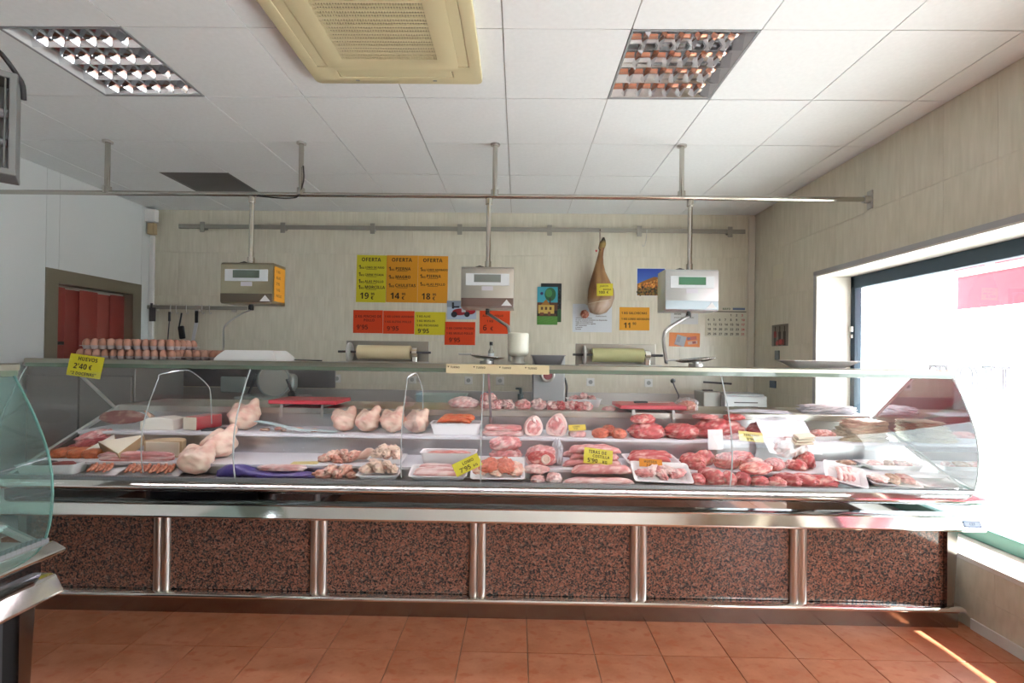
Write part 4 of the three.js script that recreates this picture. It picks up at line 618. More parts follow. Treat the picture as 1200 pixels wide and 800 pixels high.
// ---------------------------------------------------------------- beef
{
  const B = (label, x, y, z, w, h, d, seed, ry = 0, pal = 'beef', o = {}) => food('beef_joint', label, lump(w, h, d, pal, seed, { amp: 0.14, ...o }), x, y, z, ry);
  B('large beef joint with a smaller one sitting on it', 0.825, Y2, 3.09, 0.24, 0.1, 0.18, 161);
  B('small beef joint sitting on the larger joint', 0.805, Y2 + 0.092, 3.1, 0.17, 0.06, 0.12, 162, 0.3);
  B('beef joint with a dark round cut face between larger joints', 1.045, Y2, 3.09, 0.22, 0.1, 0.17, 163, 0, 'beef', { amp: 0.2 });
  B('big trimmed beef round under two thin slices', 1.3, Y2, 3.13, 0.34, 0.125, 0.22, 164, 0.1);
  B('thin beef slice draped on the trimmed round beside the wrapped parcel', 1.4, Y2 + 0.118, 3.13, 0.14, 0.04, 0.1, 165, 0.2);
  B('thin pale beef slice draped on the trimmed round', 1.22, Y2 + 0.118, 3.15, 0.17, 0.035, 0.1, 166, -0.3, 'pork');
  const mid = [[1.015, 2.8, 0.15, 0.09], [1.12, 2.9, 0.2, 0.085], [1.215, 2.81, 0.155, 0.09], [1.33, 2.9, 0.17, 0.085], [1.35, 2.8, 0.16, 0.075], [1.485, 2.8, 0.14, 0.068], [1.61, 2.8, 0.12, 0.06], [1.69, 2.85, 0.12, 0.1]];
  mid.forEach(([x, z, w, h], i) => food('beef_shin', 'long dark red beef piece heaped on the lower shelf', lump(w, h, 0.11, i % 3 === 2 ? 'beefDark' : 'beef', 171 + i, { amp: 0.13 }), x, Y1 + 0.0, z, 0.5 * ((i * 3) % 4 - 1.5), 'meat', 'beef pieces heaped on the lower shelf', 0, (i % 2 ? 0.1 : -0.1)));
  const low = [[0.99, 2.665, 0.1, 0.065, 0.2], [1.075, 2.68, 0.15, 0.095, -0.5], [1.16, 2.66, 0.1, 0.08, 0.1], [1.238, 2.66, 0.09, 0.08, 0.2], [1.33, 2.7, 0.19, 0.07, 0.1], [1.33, 2.655, 0.1, 0.06, -0.3], [1.415, 2.65, 0.115, 0.055, -0.2], [1.485, 2.668, 0.155, 0.075, -0.45], [1.575, 2.668, 0.16, 0.072, -0.45], [1.675, 2.665, 0.17, 0.068, -0.3]];
  low.forEach(([x, z, w, h, a], i) => food('beef_shin', 'long red beef piece laid along the front grille', lump(w, h, 0.085, i % 4 === 3 ? 'beefDark' : 'beef', 191 + i, { amp: 0.12, streak: [0.5, 1.4, 1.4] }), x, i === 4 ? YB + 0.06 : YB, z, a, 'meat', 'beef pieces along the front grille'));
  // wrapped parcel and paper
  const pk = thing('meat_parcel', 'meat parcel half wrapped in white butcher paper', 'parcel', [1.6, Y2, -3.1]);
  mesh('meat', lump(0.26, 0.12, 0.16, 'beefDark', 211, { amp: 0.12 }), meatMat, pk);
  mesh('paper', (() => { const g = new THREE.PlaneGeometry(0.3, 0.34, 16, 18), p = g.attributes.position; for (let i = 0; i < p.count; i++) { const u = p.getX(i), v = p.getY(i); const t = (0.17 - v); let y, z; if (t < 0.1) { y = 0.128 - 0.02 * t + 0.006 * Math.sin(u * 30); z = -0.06 + t * 1.2; } else { const s = t - 0.1; y = 0.126 - s * 0.75; z = 0.06 + s * 0.72; } p.setXYZ(i, u * (1 + 0.15 * t) + 0.03 * t, y + 0.008 * N.noise(u * 20, v * 20, 1), z + 0.01 * N.noise(u * 14, v * 14, 5)); } g.computeVertexNormals(); return g.translate(0.04, 0.008, 0); })(), S({ color: rgb(0.78, 0.8, 0.83), roughness: 0.7, side: THREE.DoubleSide }), pk);
  solo('butcher_paper', 'white paper flap hanging over the heaped beef', 'paper', (() => { const g = new THREE.BoxGeometry(0.09, 0.12, 0.002, 6, 8, 1), p = g.attributes.position; for (let i = 0; i < p.count; i++) p.setZ(i, p.getZ(i) + 0.012 * Math.sin(p.getY(i) * 25)); g.computeVertexNormals(); return g; })(), paperWhite, [1.2, 0.965, -2.93], [-0.25, 0, 0.03]);
  const bag = solo('white_bag', 'clear bag of pale bones slumped under the wrapped parcel', 'bag', (() => { const e = lump(0.19, 0.12, 0.13, 'porkPale', 215, { amp: 0.25 }); return paint(e, (x, y, z) => mixc([0.72, 0.68, 0.66], [0.66, 0.36, 0.32], ss(0.0, 0.3, fbm(x * 26, y * 26, z * 26, 2)))); })(), meatMat, [1.62, Y1 + 0.055, -2.89]);
  for (let i = 0; i < 3; i++) solo('paper_label', `folded cream paper slip ${['lowest', 'middle', 'topmost'][i]} of the stack on the clear bag`, 'paper', rb(0.11, 0.012, 0.05, 0, 0, 0, 0.003), S({ color: rgb(0.74, 0.66, 0.52), roughness: 0.8 }), [1.665 + i * 0.006, Y1 + 0.155 + i * 0.018, -2.835], [0.35, 0.08 * i, 0.03]);
  // right-hand trays
  const TR = (label, x, y, z, w, d, h, ry, rx) => trayThing(label, x, y, z, w, d, h, ry, rx);
  TR('foam tray of minced beef on the upper shelf', 1.96, Y2 + 0.001, 3.13, 0.24, 0.16, 0.03, 0.12);
  food('minced_beef', 'small heap of minced beef in the upper shelf tray', lump(0.17, 0.05, 0.1, 'mince', 221, { amp: 0.2 }), 1.96, Y2 + 0.012, 3.13);
  for (let i = 0; i < 5; i++) food('tripe_sheet', 'folded cream tripe sheet stacked at the case end', paint(lump(0.3 - i * 0.025, 0.03, 0.2, 'chicken', 231 + i, { box: 2.4, amp: 0.12, freq: 2.6, lon: 44 }), cream('#d9cdb4', 0.05)), 2.19 + 0.012 * i, Y2 + i * 0.026, 3.13, 0.06 * (i - 2), 'meat', 'stack of tripe sheets');
  TR('shallow foam tray with brown offal on the lower shelf', 1.97, Y1 + 0.001, 2.91, 0.17, 0.13, 0.02, 0.1);
  food('offal', 'brown offal slice on the shallow foam tray', lump(0.12, 0.03, 0.07, 'offal', 241, { amp: 0.2 }), 1.97, Y1 + 0.008, 2.91);
  TR('wide foam tray with brown kidneys at the case end', 2.2, Y1 + 0.001, 2.88, 0.33, 0.16, 0.03, 0.02);
  for (let i = 0; i < 3; i++) food('kidney', 'brown kidney in the wide foam tray', lump(0.1, 0.035, 0.06, i === 1 ? 'offal' : 'porkPale', 243 + i, { amp: 0.15 }), 2.12 + i * 0.08, Y1 + 0.01, 2.88, i, 'meat', 'kidneys in the wide tray');
  TR('long tilted foam tray of wrapped veal strips', 1.81, YB + 0.05, 2.69, 0.2, 0.18, 0.026, -0.45, 0.45);
  for (let i = 0; i < 4; i++) food('veal_strip', 'pale veal strip in the long tilted tray', strip(0.15, 0.016, i % 2 ? 'pork' : 'porkPale', 251 + i, 0.004), 1.785 + i * 0.02, YB + 0.065 , 2.69, 1.1, 'meat', 'veal strips in the tilted tray', 0.0, 0.3);
  TR('foam tray of pale ears at the case end', 2.06, YB + 0.022, 2.68, 0.25, 0.14, 0.026, -0.15, 0.25);
  for (let i = 0; i < 3; i++) food('pig_ear', 'pale folded pork ear in the end tray', lump(0.11, 0.03, 0.08, i === 1 ? 'offal' : 'porkPale', 261 + i, { amp: 0.25 }), 1.99 + i * 0.07, YB + 0.04, 2.675, i, 'meat', 'pork ears in the end tray', 0.25);
  TR('empty looking shallow foam tray against the case end', 2.29, YB + 0.022, 2.68, 0.2, 0.14, 0.02, -0.05, 0.22);
}
// ---------------------------------------------------------------- meat, boards and papers on the work surface
{
  const red = P({ color: rgb(0.62, 0.05, 0.075), roughness: 0.45, clearcoat: 0.1 });
  const board = (label, x, z, w, ry) => { const g = thing('cutting_board', label, 'cutting board', [x, YW, -z], ry); mesh('board', rb(w, 0.028, 0.3, 0, 0.036, 0, 0.007, 3), red, g); for (const s of [-0.3, 0.3]) mesh('bracket', merge([rb(0.02, 0.018, 0.3, s * w, 0.011, 0.0, 0.003), rb(0.02, 0.07, 0.006, s * w, -0.03, 0.154, 0.002)]), steelSoft, g); return g; };
  board('red cutting board on steel brackets beside the whole chickens', -1.49, 3.46, 0.48, 0.0);
  board('red cutting board on steel brackets with a knife on it', 0.93, 3.45, 0.46, 0.0);
  const k = thing('knife', 'black handled knife lying on the red cutting board', 'knife', [0.88, YW + 0.052, -3.45], 0.05); mesh('handle', rb(0.1, 0.014, 0.022, 0, 0.007, 0, 0.005), black, k); mesh('blade', rb(0.16, 0.002, 0.03, 0.13, 0.006, 0.002, 0.001), steel, k);
  food('pork_shoulder', 'smooth pork shoulder piece left of the bony chunks', lump(0.22, 0.08, 0.14, 'porkPale', 271, { amp: 0.1 }), -0.39, YW, 3.47);
  for (let i = 0; i < 4; i++) food('pork_chunk', 'bony pork chunk heaped behind the slanting strut', lump(0.12, 0.065, 0.09, i % 2 ? 'pork' : 'porkPale', 273 + i, { amp: 0.28 }), -0.21 + (i % 3) * 0.07, YW + (i === 3 ? 0.045 : 0), 3.44 + (i === 3 ? 0.02 : 0), i, 'meat', 'heap of bony pork chunks');
  food('pork_knuckle', 'rounded pork knuckle with white fat beside another', lump(0.115, 0.07, 0.09, 'pork', 281, { amp: 0.2 }), 0.04, YW, 3.44);
  food('pork_knuckle', 'pale fatty knuckle next to the rib rack', lump(0.11, 0.075, 0.09, 'porkPale', 283, { amp: 0.24 }), 0.155, YW, 3.44);
  for (let i = 0; i < 5; i++) food('spare_rib', 'meaty spare rib in a row on the work surface', lump(0.1, 0.06, 0.09, i % 2 ? 'beef' : 'pork', 285 + i, { amp: 0.3 }), 0.25 + i * 0.06, YW, 3.43, i, 'meat', 'row of spare ribs');
  food('pork_trimming', 'small pork trimming lying alone before the red board', lump(0.095, 0.03, 0.06, 'pork', 291, { amp: 0.2 }), 0.645, YW, 3.41);
  const t = trayThing('white foam tray of pork scraps behind the spare ribs', 0.5, YW + 0.001, 3.66, 0.26, 0.16, 0.06, 0.0);
  for (let i = 0; i < 3; i++) food('pork_scrap', 'pork scrap sticking out of the rear foam tray', lump(0.1, 0.045, 0.05, 'pork', 293 + i, { amp: 0.3 }), 0.44 + i * 0.06, YW + 0.04 + (i === 1 ? 0.02 : 0), 3.66, i, 'meat', 'pork scraps in the rear tray');
  const bg = thing('produce_bag', 'clear bag of orange red meat leaning on the red board', 'bag', [1.2, YW, -3.43]); mesh('contents', lump(0.13, 0.075, 0.1, 'marinade', 297, { amp: 0.2 }).translate(0, 0.004, 0), meatMat, bg); mesh('film', (() => { const e = lump(0.165, 0.1, 0.14, 'porkPale', 298, { amp: 0.2 }); e.deleteAttribute('color'); return e; })(), P({ color: rgb(0.96, 0.95, 0.95), roughness: 0.15, transmission: 0.85, thickness: 0 }), bg);
  const sheet = S({ color: rgb(0.74, 0.76, 0.84), roughness: 0.75 });
  solo('document', 'loose white document lying on the work surface', 'paper', rb(0.22, 0.003, 0.16, 0, 0.002, 0, 0.001), sheet, [1.62, YW, -3.46], [0.06, 0.3, 0]);
  solo('document', 'loose document sheet overlapping another one', 'paper', rb(0.22, 0.003, 0.15, 0, 0.002, 0, 0.001), sheet, [1.8, YW + 0.004, -3.42], [0.05, -0.2, 0]);
  solo('bag_bundle', 'folded bundle of white carrier bags at the case end', 'bag', (() => { const e = lump(0.36, 0.06, 0.22, 'porkPale', 299, { box: 1.6, amp: 0.2, freq: 3 }); return paint(e, () => [0.78, 0.78, 0.82]); })(), dryMat, [2.2, YW, -3.46]);
}

KX = 1;
// ---------------------------------------------------------------- on the top shelf
{
  const pulp = S({ color: rgb(0.36, 0.3, 0.3), roughness: 0.95 });
  const eggGeo = new THREE.LatheGeometry(Array.from({ length: 13 }, (_, i) => { const a = i / 12 * Math.PI; return new THREE.Vector2(Math.max(0.0001, 0.0225 * Math.sin(a) * (1 + 0.1 * Math.cos(a))), -0.028 * Math.cos(a)); }), 16);
  const eggMats = [[0.46, 0.23, 0.165], [0.4, 0.19, 0.13], [0.5, 0.27, 0.2]].map((c) => P({ color: rgb(...c), roughness: 0.5 }));
  const cup = new THREE.CylinderGeometry(0.023, 0.017, 0.02, 10, 1, true);
  const cartonGeo = (nx, nz) => { const l = [bx(nx * 0.0485, 0.004, nz * 0.0485, 0, 0.02, 0)]; for (let i = 0; i < nx; i++) for (let k = 0; k < nz; k++) { const x = (i - (nx - 1) / 2) * 0.0485, z = (k - (nz - 1) / 2) * 0.0485; l.push(cup.clone().translate(x, 0.01, z)); } return merge(l); };
  const r = rng(77);
  const carton = (x, y, z, nx, nz, ry, t, lid) => {
    solo('egg_carton', `grey pulp egg tray ${t}`, 'egg tray', cartonGeo(nx, nz), pulp, [x, y, -z], [0, ry, 0]);
    for (let i = 0; i < nx; i++) for (let k = 0; k < nz; k++) { const a = (i - (nx - 1) / 2) * 0.0485, b = (k - (nz - 1) / 2) * 0.0485; const e = solo('egg', `brown egg in the pulp tray ${t}`, 'egg', eggGeo, eggMats[Math.floor(r() * 3)], [x + a * Math.cos(ry) + b * Math.sin(ry), y + 0.0355, -z + b * Math.cos(ry) - a * Math.sin(ry)], [0, r() * 6, 0], `brown eggs ${t}`); }
  };
  carton(-2.455, YT, 2.86, 6, 5, 0, 'at the outer end of the bottom layer');
  carton(-2.16, YT, 2.86, 6, 5, 0, 'in the middle of the bottom layer');
  carton(-1.935, YT, 2.93, 5, 5, 0, 'of the bottom layer beside the white tray');
  carton(-2.42, YT + 0.061, 2.86, 6, 5, 0, 'at the outer end of the top layer');
  carton(-2.15, YT + 0.061, 2.87, 5, 5, 0, 'at the inner end of the top layer');
  // upturned white tray, scale pans, paper rolls, bowl
  solo('white_tray', 'upturned white plastic tray beside the eggs', 'tray', (() => { const s = [[0, 0.185, 0.12], [0.012, 0.185, 0.12], [0.03, 0.175, 0.112], [0.058, 0.15, 0.09], [0.066, 0.14, 0.083]]; const pos = [], idx = []; s.forEach(([y, a, b]) => { for (const [p, q] of [[-a, b], [a, b], [a, -b], [-a, -b]]) pos.push(p, y, q); }); for (let i = 0; i < s.length - 1; i++) for (let k = 0; k < 4; k++) { const m = i * 4 + k, n = i * 4 + (k + 1) % 4; idx.push(m, n, m + 4, n, n + 4, m + 4); } const e = (s.length - 1) * 4; idx.push(e, e + 1, e + 2, e, e + 2, e + 3); const g = new THREE.BufferGeometry(); g.setAttribute('position', new THREE.Float32BufferAttribute(pos, 3)); g.setIndex(idx); return toCreasedNormals(g, 0.3); })(), S({ color: rgb(0.82, 0.82, 0.82), roughness: 0.4, side: THREE.DoubleSide }), [-1.6, YT, -2.88]);
  const plat = (label, x, z, w, tilt) => { const g = thing('scale_pan', label, 'scale pan', [x, YT, -z], 0); mesh('stand', merge([cyl(0.04, 0.02, 0, 0.01, 0, 20), cyl(0.018, 0.02, 0, 0.03, 0, 16)]), steelSoft, g); mesh('pan', new THREE.LatheGeometry([[0.001, 0.036], [w * 0.7, 0.036], [w, 0.05], [w + 0.006, 0.052], [w + 0.006, 0.046], [w * 0.72, 0.032], [0.001, 0.032]].map((p) => new THREE.Vector2(...p)), 32).rotateZ(tilt), chrome, g); mesh('handle', rb(0.08, 0.012, 0.022, -Math.cos(tilt) * (w + 0.03), 0.052 - Math.sin(tilt) * w, 0, 0.004), steelSoft, g); };
  plat('round steel scale pan beside the cream dispenser', -0.19, 2.87, 0.1, -0.08);
  plat('round steel scale pan under the wall calendar', 1.08, 2.9, 0.115, 0.1);
  const bottle = thing('sauce_bottle', 'small bottle with a black cap behind the steel scale pan', 'bottle', [-0.17, YT, -2.99]); mesh('glass', new THREE.LatheGeometry([[0.001, 0], [0.018, 0], [0.018, 0.08], [0.008, 0.1], [0.008, 0.118], [0.001, 0.118]].map((p) => new THREE.Vector2(...p)), 20), P({ color: rgb(0.7, 0.72, 0.66), roughness: 0.1, transmission: 0.6, thickness: 0 }), bottle); mesh('label', new THREE.CylinderGeometry(0.0185, 0.0185, 0.035, 20, 1, true).translate(0, 0.05, 0), S({ color: rgb(0.5, 0.56, 0.6), roughness: 0.7, side: THREE.DoubleSide }), bottle); mesh('cap', cyl(0.011, 0.022, 0, 0.128, 0, 14), black, bottle);
  const steelDull = S({ color: rgb(0.36, 0.34, 0.3), metalness: 1, roughness: 0.35 });
  const roll = (label, x, z, w, drum, stripes) => {
    const g = thing('paper_dispenser', label, 'paper dispenser', [x, YT, -z]);
    mesh('back_plate', rb(w, 0.135, 0.006, 0.0, 0.068, -0.07, 0.003), steelDull, g);
    mesh('base', rb(w, 0.008, 0.15, 0, 0.004, 0, 0.003), steelSoft, g);
    mesh('roll', cylX(0.042, w * 0.62, 0.0, 0.065, 0.0, 28), S({ color: rgb(...drum), roughness: 0.7 }), g);
    mesh('rod', cylX(0.007, w + 0.05, 0, 0.066, 0.0, 12), darkGrey, g);
    mesh('end_disc', cylX(0.058, 0.012, -w * 0.41, 0.064, 0, 28), S({ color: rgb(0.66, 0.66, 0.64), metalness: 0.6, roughness: 0.35 }), g);
    mesh('end_clamp', merge([cylX(0.03, 0.03, w * 0.36, 0.064, 0, 20), rb(0.03, 0.06, 0.03, w * 0.36, 0.03, 0, 0.004)]), chrome, g);
    return g;
  };
  roll('steel dispenser with a cream paper roll and white end disc', -0.82, 2.9, 0.52, [0.62, 0.52, 0.33]);
  roll('steel dispenser with a yellow green paper roll', 0.61, 2.91, 0.5, [0.5, 0.5, 0.26]);
  const d = thing('dispenser', 'cream plastic drum on a round foot beside the grey pan', 'dispenser', [0.0, YT, -2.98]); mesh('drum', new THREE.LatheGeometry([[0.001, 0.05], [0.05, 0.05], [0.062, 0.066], [0.068, 0.08], [0.066, 0.19], [0.06, 0.197], [0.001, 0.197]].map((p) => new THREE.Vector2(...p)), 32), P({ color: rgb(0.75, 0.74, 0.62), roughness: 0.35, clearcoat: 0.4 }), d); mesh('foot', new THREE.LatheGeometry([[0.001, 0], [0.045, 0], [0.045, 0.01], [0.035, 0.02], [0.035, 0.05], [0.001, 0.05]].map((p) => new THREE.Vector2(...p)), 28), S({ color: rgb(0.62, 0.62, 0.56), roughness: 0.4 }), d);
  solo('grey_pan', 'grey metal pan with flared sides on the top shelf', 'pan', trayGeo(0.21, 0.15, 0.06, 0.003, 0.025), S({ color: rgb(0.26, 0.26, 0.29), metalness: 0.7, roughness: 0.4 }), [0.185, YT, -2.96]);
  solo('foam_plate', 'white foam plate on the top shelf near the window', 'tray', trayGeo(0.4, 0.2, 0.045, 0.004, 0.06), foam, [1.8, YT + 0.004, -2.87]);
  solo('cable_coil', 'thin dark cable lying behind the upturned white tray', 'cable', tube([[-1.52, YT + 0.03, -3.0], [-1.48, YT + 0.035, -2.98], [-1.43, YT + 0.012, -2.98], [-1.35, YT + 0.008, -3.0], [-1.25, YT + 0.006, -3.01]], 0.004, 24, 6), black);
}
// ---------------------------------------------------------------- written cards
const ink = '#2a2216';
function card(bg, w, h, lines, o = {}) {
  return S({ roughness: 0.8, map: canvasTex(w, h, (c) => {
    c.fillStyle = bg; c.fillRect(0, 0, w, h); c.fillStyle = o.ink ?? ink; c.textBaseline = 'alphabetic';
    for (const [t, x, y, s, b] of lines) { c.font = `${b ? 'bold ' : ''}${s}px sans-serif`; c.fillText(t, x, y); }
    if (o.lines) { c.strokeStyle = o.ink ?? ink; c.lineWidth = 2; for (const [a, b, d, e] of o.lines) { c.beginPath(); c.moveTo(a, b); c.lineTo(d, e); c.stroke(); } }
  }) });
}
function note(name, label, x0, x1, y0, y1, z, mat, t = 0.0015, rz = 0, cat = 'sign', rx = 0, ry = 0) { return solo(name, label, cat, bx(x1 - x0, y1 - y0, t), mat, [(x0 + x1) / 2, (y0 + y1) / 2, -z], [rx, ry, rz]); }
const WZ = 5.0715; // face of the back wall tiles is at 5.0725
{
  const oferta = (bg, rows, price) => card(bg, 192, 300, [['OFERTA', 30, 40, 34, 1], ...rows.map(([a, b, y]) => [['1', 12, y, 34, 1], ['KG', 28, y, 16, 1], [b, 54, y - 3, b.length > 11 ? 17 : b.length > 8 ? 21 : 26, 1]]).flat(), [price, 24, 278, 54, 1], ['95', 96, 254, 22, 1], ['€', 96, 282, 30, 1]], { lines: rows.map(([, b, y]) => [62, y + 2, 130, y + 3]) });
  note('offer_poster', 'yellow handwritten offer poster reading 19 euros', -1.748, -1.427, 2.013, 2.52, WZ - 0.001, oferta('#cfc52c', [[1, 'LOMO DE PAVO', 88], [1, 'CARNE PICADA', 134], [1, 'ALAS POLLO', 178], [1, 'MORCILLA', 216]], '19'), 0.0015, -0.01);
  note('offer_poster', 'orange offer poster between the yellow poster and another orange one', -1.425, -1.088, 2.016, 2.52, WZ - 0.001, oferta('#d99524', [[1, 'PIERNA', 98], [1, 'MAGRO', 150], [1, 'CHULETAS', 204]], '14'), 0.0015, -0.005);
  note('offer_poster', 'orange offer poster at the row end beside the middle scale', -1.086, -0.764, 2.014, 2.518, WZ - 0.001, oferta('#de9826', [[1, 'LOMO ADOBADO', 98], [1, 'PIERNA', 142], [1, 'ALAS POLLO', 192]], '18'), 0.0015, -0.005);
  const small = (bg, rows, inkc) => card(bg, 256, 192, rows, { ink: inkc });
  note('price_sheet', 'red handwritten price sheet under the yellow offer poster', -1.776, -1.457, 1.682, 1.928, WZ - 0.001, small('#d6441a', [['2 KG PINCHO DE', 16, 62, 29, 1], ['POLLO', 90, 94, 30, 1], ['9\'95', 30, 160, 52, 1]], '#571a0c'));
  note('price_sheet', 'red handwritten price sheet touching the small yellow sheet', -1.453, -1.117, 1.679, 1.924, WZ - 0.001, small('#d8451a', [['1 KG LOMO ADOBADO', 12, 56, 24, 1], ['1 KG ALITAS POLLO', 12, 100, 24, 1], ['9\'95', 30, 166, 52, 1]], '#5e1d0e'));
  note('price_sheet', 'small yellow handwritten sheet listing wings, thighs and breasts', -1.113, -0.783, 1.672, 1.917, WZ - 0.001, small('#d2c42c', [['1 KG ALAS', 16, 46, 24, 1], ['1 KG MUSLOS', 16, 84, 24, 1], ['1 KG PECHUGAS', 16, 122, 24, 1], ['9\'95', 26, 178, 50, 1]]));
  note('price_sheet', 'red handwritten price sheet under the motorcycle photo', -0.79, -0.462, 1.567, 1.815, WZ - 0.001, small('#d8451a', [['1 KG CARNE PICADA', 14, 62, 24, 1], ['1 KG MUSLO POLLO', 14, 104, 24, 1], ['9\'95', 36, 168, 50, 1]], '#571a0c'));
  note('price_sheet', 'red handwritten price sheet behind the middle scale', -0.416, -0.092, 1.692, 1.938, WZ - 0.001, small('#de4a1c', [['ALAS DE POLLO', 24, 50, 24, 1], ['1 KG', 60, 96, 26, 1], ['6', 26, 166, 66, 1], ['€', 90, 166, 46, 1]], '#571a0c'));
  note('price_sheet', 'orange handwritten price sheet beside the printed notice', 1.076, 1.395, 1.747, 1.993, WZ - 0.001, small('#e0a032', [['1 KG SALCHICHAS', 16, 58, 26, 1], ['1 KG LOMO ADOBADO', 16, 106, 23, 1], ['11', 36, 172, 60, 1], ['90', 112, 146, 28, 1]]));
  note('printed_notice', 'white printed notice behind the hanging ham', 0.577, 0.995, 1.722, 2.023, WZ - 0.001, card('#d6dce2', 256, 186, [...[92, 104, 116, 128, 140, 152, 164].map((y, i) => [['Información al cliente', 'En este comercio tenemos a su disposición', 'hojas de reclamaciones', 'según la normativa vigente', 'del consumidor', 'y usuario', 'Gracias'][i], 20, y + 6, 10, 1]), ['Establecimiento', 150, 84, 10, 0]]), 0.0015, 0, 'notice');
  note('printed_notice', 'small white printed slip under the green screen scale', 1.62, 1.91, 1.82, 1.962, WZ - 0.001, card('#d2d4d4', 160, 80, [['AVISO', 20, 24, 14, 1], ['precios con I.V.A. incluido', 20, 44, 10, 0]]), 0.0015, 0, 'notice');
  const pic = (w, h, f) => S({ roughness: 0.35, map: canvasTex(w, h, f) });
  note('leaflet', 'dark leaflet with small lights behind the painted house leaflet', 0.235, 0.455, 1.825, 2.238, WZ - 0.001, pic(96, 180, (c) => { c.fillStyle = '#10181a'; c.fillRect(0, 0, 96, 180); c.fillStyle = '#8fa6b0'; for (let i = 0; i < 24; i++) c.fillRect(70 + (i * 37) % 24, 20 + (i * 53) % 150, 2, 2); c.fillStyle = '#2c5a34'; c.fillRect(78, 120, 18, 60); }), 0.002, 0, 'leaflet');
  note('leaflet', 'leaflet picturing a tree above a yellow house and lawn', 0.197, 0.415, 1.795, 2.2, WZ - 0.004, pic(110, 204, (c) => {
    c.fillStyle = '#3aa0b4'; c.fillRect(0, 0, 110, 100); c.fillStyle = '#5b3320'; c.fillRect(0, 84, 110, 44); c.fillStyle = '#1f5a34'; c.beginPath(); c.ellipse(70, 40, 30, 36, 0, 0, 7); c.fill(); c.fillStyle = '#3f8a4a'; c.beginPath(); c.ellipse(62, 34, 18, 22, 0, 0, 7); c.fill(); c.fillStyle = '#3a2818'; c.fillRect(66, 60, 7, 40); c.fillStyle = '#2b2258'; c.beginPath(); c.arc(24, 36, 8, 0, 7); c.fill();
    c.fillStyle = '#a5702c'; c.beginPath(); c.moveTo(20, 98); c.lineTo(48, 66); c.lineTo(70, 98); c.fill(); c.fillStyle = '#c9ac58'; c.fillRect(6, 98, 86, 52); c.fillStyle = '#5a3a1c'; c.fillRect(20, 108, 12, 16); c.fillRect(42, 108, 12, 16); c.fillRect(66, 108, 12, 16); c.fillStyle = '#4a2e22'; c.fillRect(6, 144, 98, 16); c.fillStyle = '#7a4630'; c.fillRect(16, 138, 20, 16); c.fillRect(58, 134, 14, 20); c.fillStyle = '#4f8a38'; c.fillRect(0, 158, 110, 46); c.fillStyle = '#6aa348'; for (let i = 0; i < 60; i++) c.fillRect((i * 29) % 110, 160 + (i * 17) % 42, 4, 2); }), 0.002, 0, 'leaflet');
  note('landscape_photo', 'glossy photo of a golden hillside under a deep blue sky', 1.252, 1.562, 2.112, 2.415, WZ - 0.001, pic(150, 146, (c) => { c.fillStyle = '#dcdcd8'; c.fillRect(0, 0, 150, 146); const g = c.createLinearGradient(0, 4, 0, 70); g.addColorStop(0, '#2848a8'); g.addColorStop(1, '#4a70c4'); c.fillStyle = g; c.fillRect(4, 4, 142, 138); const r = rng(4); c.fillStyle = '#8a5a20'; c.beginPath(); c.moveTo(4, 82); c.lineTo(50, 62); c.lineTo(90, 46); c.lineTo(146, 50); c.lineTo(146, 142); c.lineTo(4, 142); c.fill(); for (let i = 0; i < 160; i++) { const x = 6 + r() * 134, y = 56 + r() * 46; if (y < 84 - x * 0.25) continue; c.fillStyle = ['#d8913a', '#c4762a', '#e2a850', '#6a4018', '#b06a30'][Math.floor(r() * 5)]; c.fillRect(x, y, 4 + r() * 7, 3 + r() * 8); } for (let i = 0; i < 120; i++) { c.fillStyle = ['#3a3416', '#5a4c20', '#241e10', '#7a6428'][Math.floor(r() * 4)]; c.beginPath(); c.arc(6 + r() * 136, 100 + r() * 40, 2 + r() * 4, 0, 7); c.fill(); } }), 0.0015, 0, 'photo');
  note('motorcycle_photo', 'small photo of a red motorcycle above a red price sheet', -0.768, -0.455, 1.842, 2.042, WZ - 0.003, pic(140, 90, (c) => { c.fillStyle = '#aebcd0'; c.fillRect(0, 0, 140, 90); c.fillStyle = '#8a94a4'; c.fillRect(0, 0, 140, 30); c.fillStyle = '#d4dae2'; c.fillRect(70, 20, 70, 20); c.fillStyle = '#9a2028'; c.beginPath(); c.ellipse(62, 54, 36, 16, 0, 0, 7); c.fill(); c.beginPath(); c.ellipse(112, 52, 24, 14, 0, 0, 7); c.fill(); c.fillStyle = '#20202a'; c.beginPath(); c.arc(34, 66, 14, 0, 7); c.fill(); c.beginPath(); c.arc(96, 66, 13, 0, 7); c.fill(); c.fillRect(24, 8, 10, 30); c.fillRect(30, 26, 30, 8); c.fillStyle = '#b8bcc4'; c.fillRect(70, 36, 20, 20); }), 0.0015, 0.02, 'photo');
  note('wine_photo', 'small photo of dark wine bottles on the side wall', 4.43, 4.71, 1.587, 1.793, 0, pic(90, 72, (c) => { c.fillStyle = '#7e7a74'; c.fillRect(0, 0, 90, 72); c.fillStyle = '#201818'; for (const x of [12, 38, 64]) { c.fillRect(x, 24, 14, 46); c.fillRect(x + 5, 6, 5, 20); } c.fillStyle = '#7a1a20'; c.fillRect(12, 22, 14, 22); c.fillRect(30, 50, 40, 18); c.fillStyle = '#b83038'; c.beginPath(); c.arc(50, 58, 9, 0, 7); c.fill(); c.beginPath(); c.arc(30, 62, 7, 0, 7); c.fill(); }), 0.0015, 0, 'photo');
  const wp = scene.children[scene.children.length - 1]; wp.position.set(XR - 0.0085, 1.69, -4.57); wp.rotation.set(0, -Math.PI / 2, 0);
  solo('paper_square', 'small cream paper square high on the side wall', 'paper', bx(0.0015, 0.14, 0.18), S({ color: rgb(0.72, 0.68, 0.54), roughness: 0.8 }), [XR - 0.0085, 2.305, -4.61]);
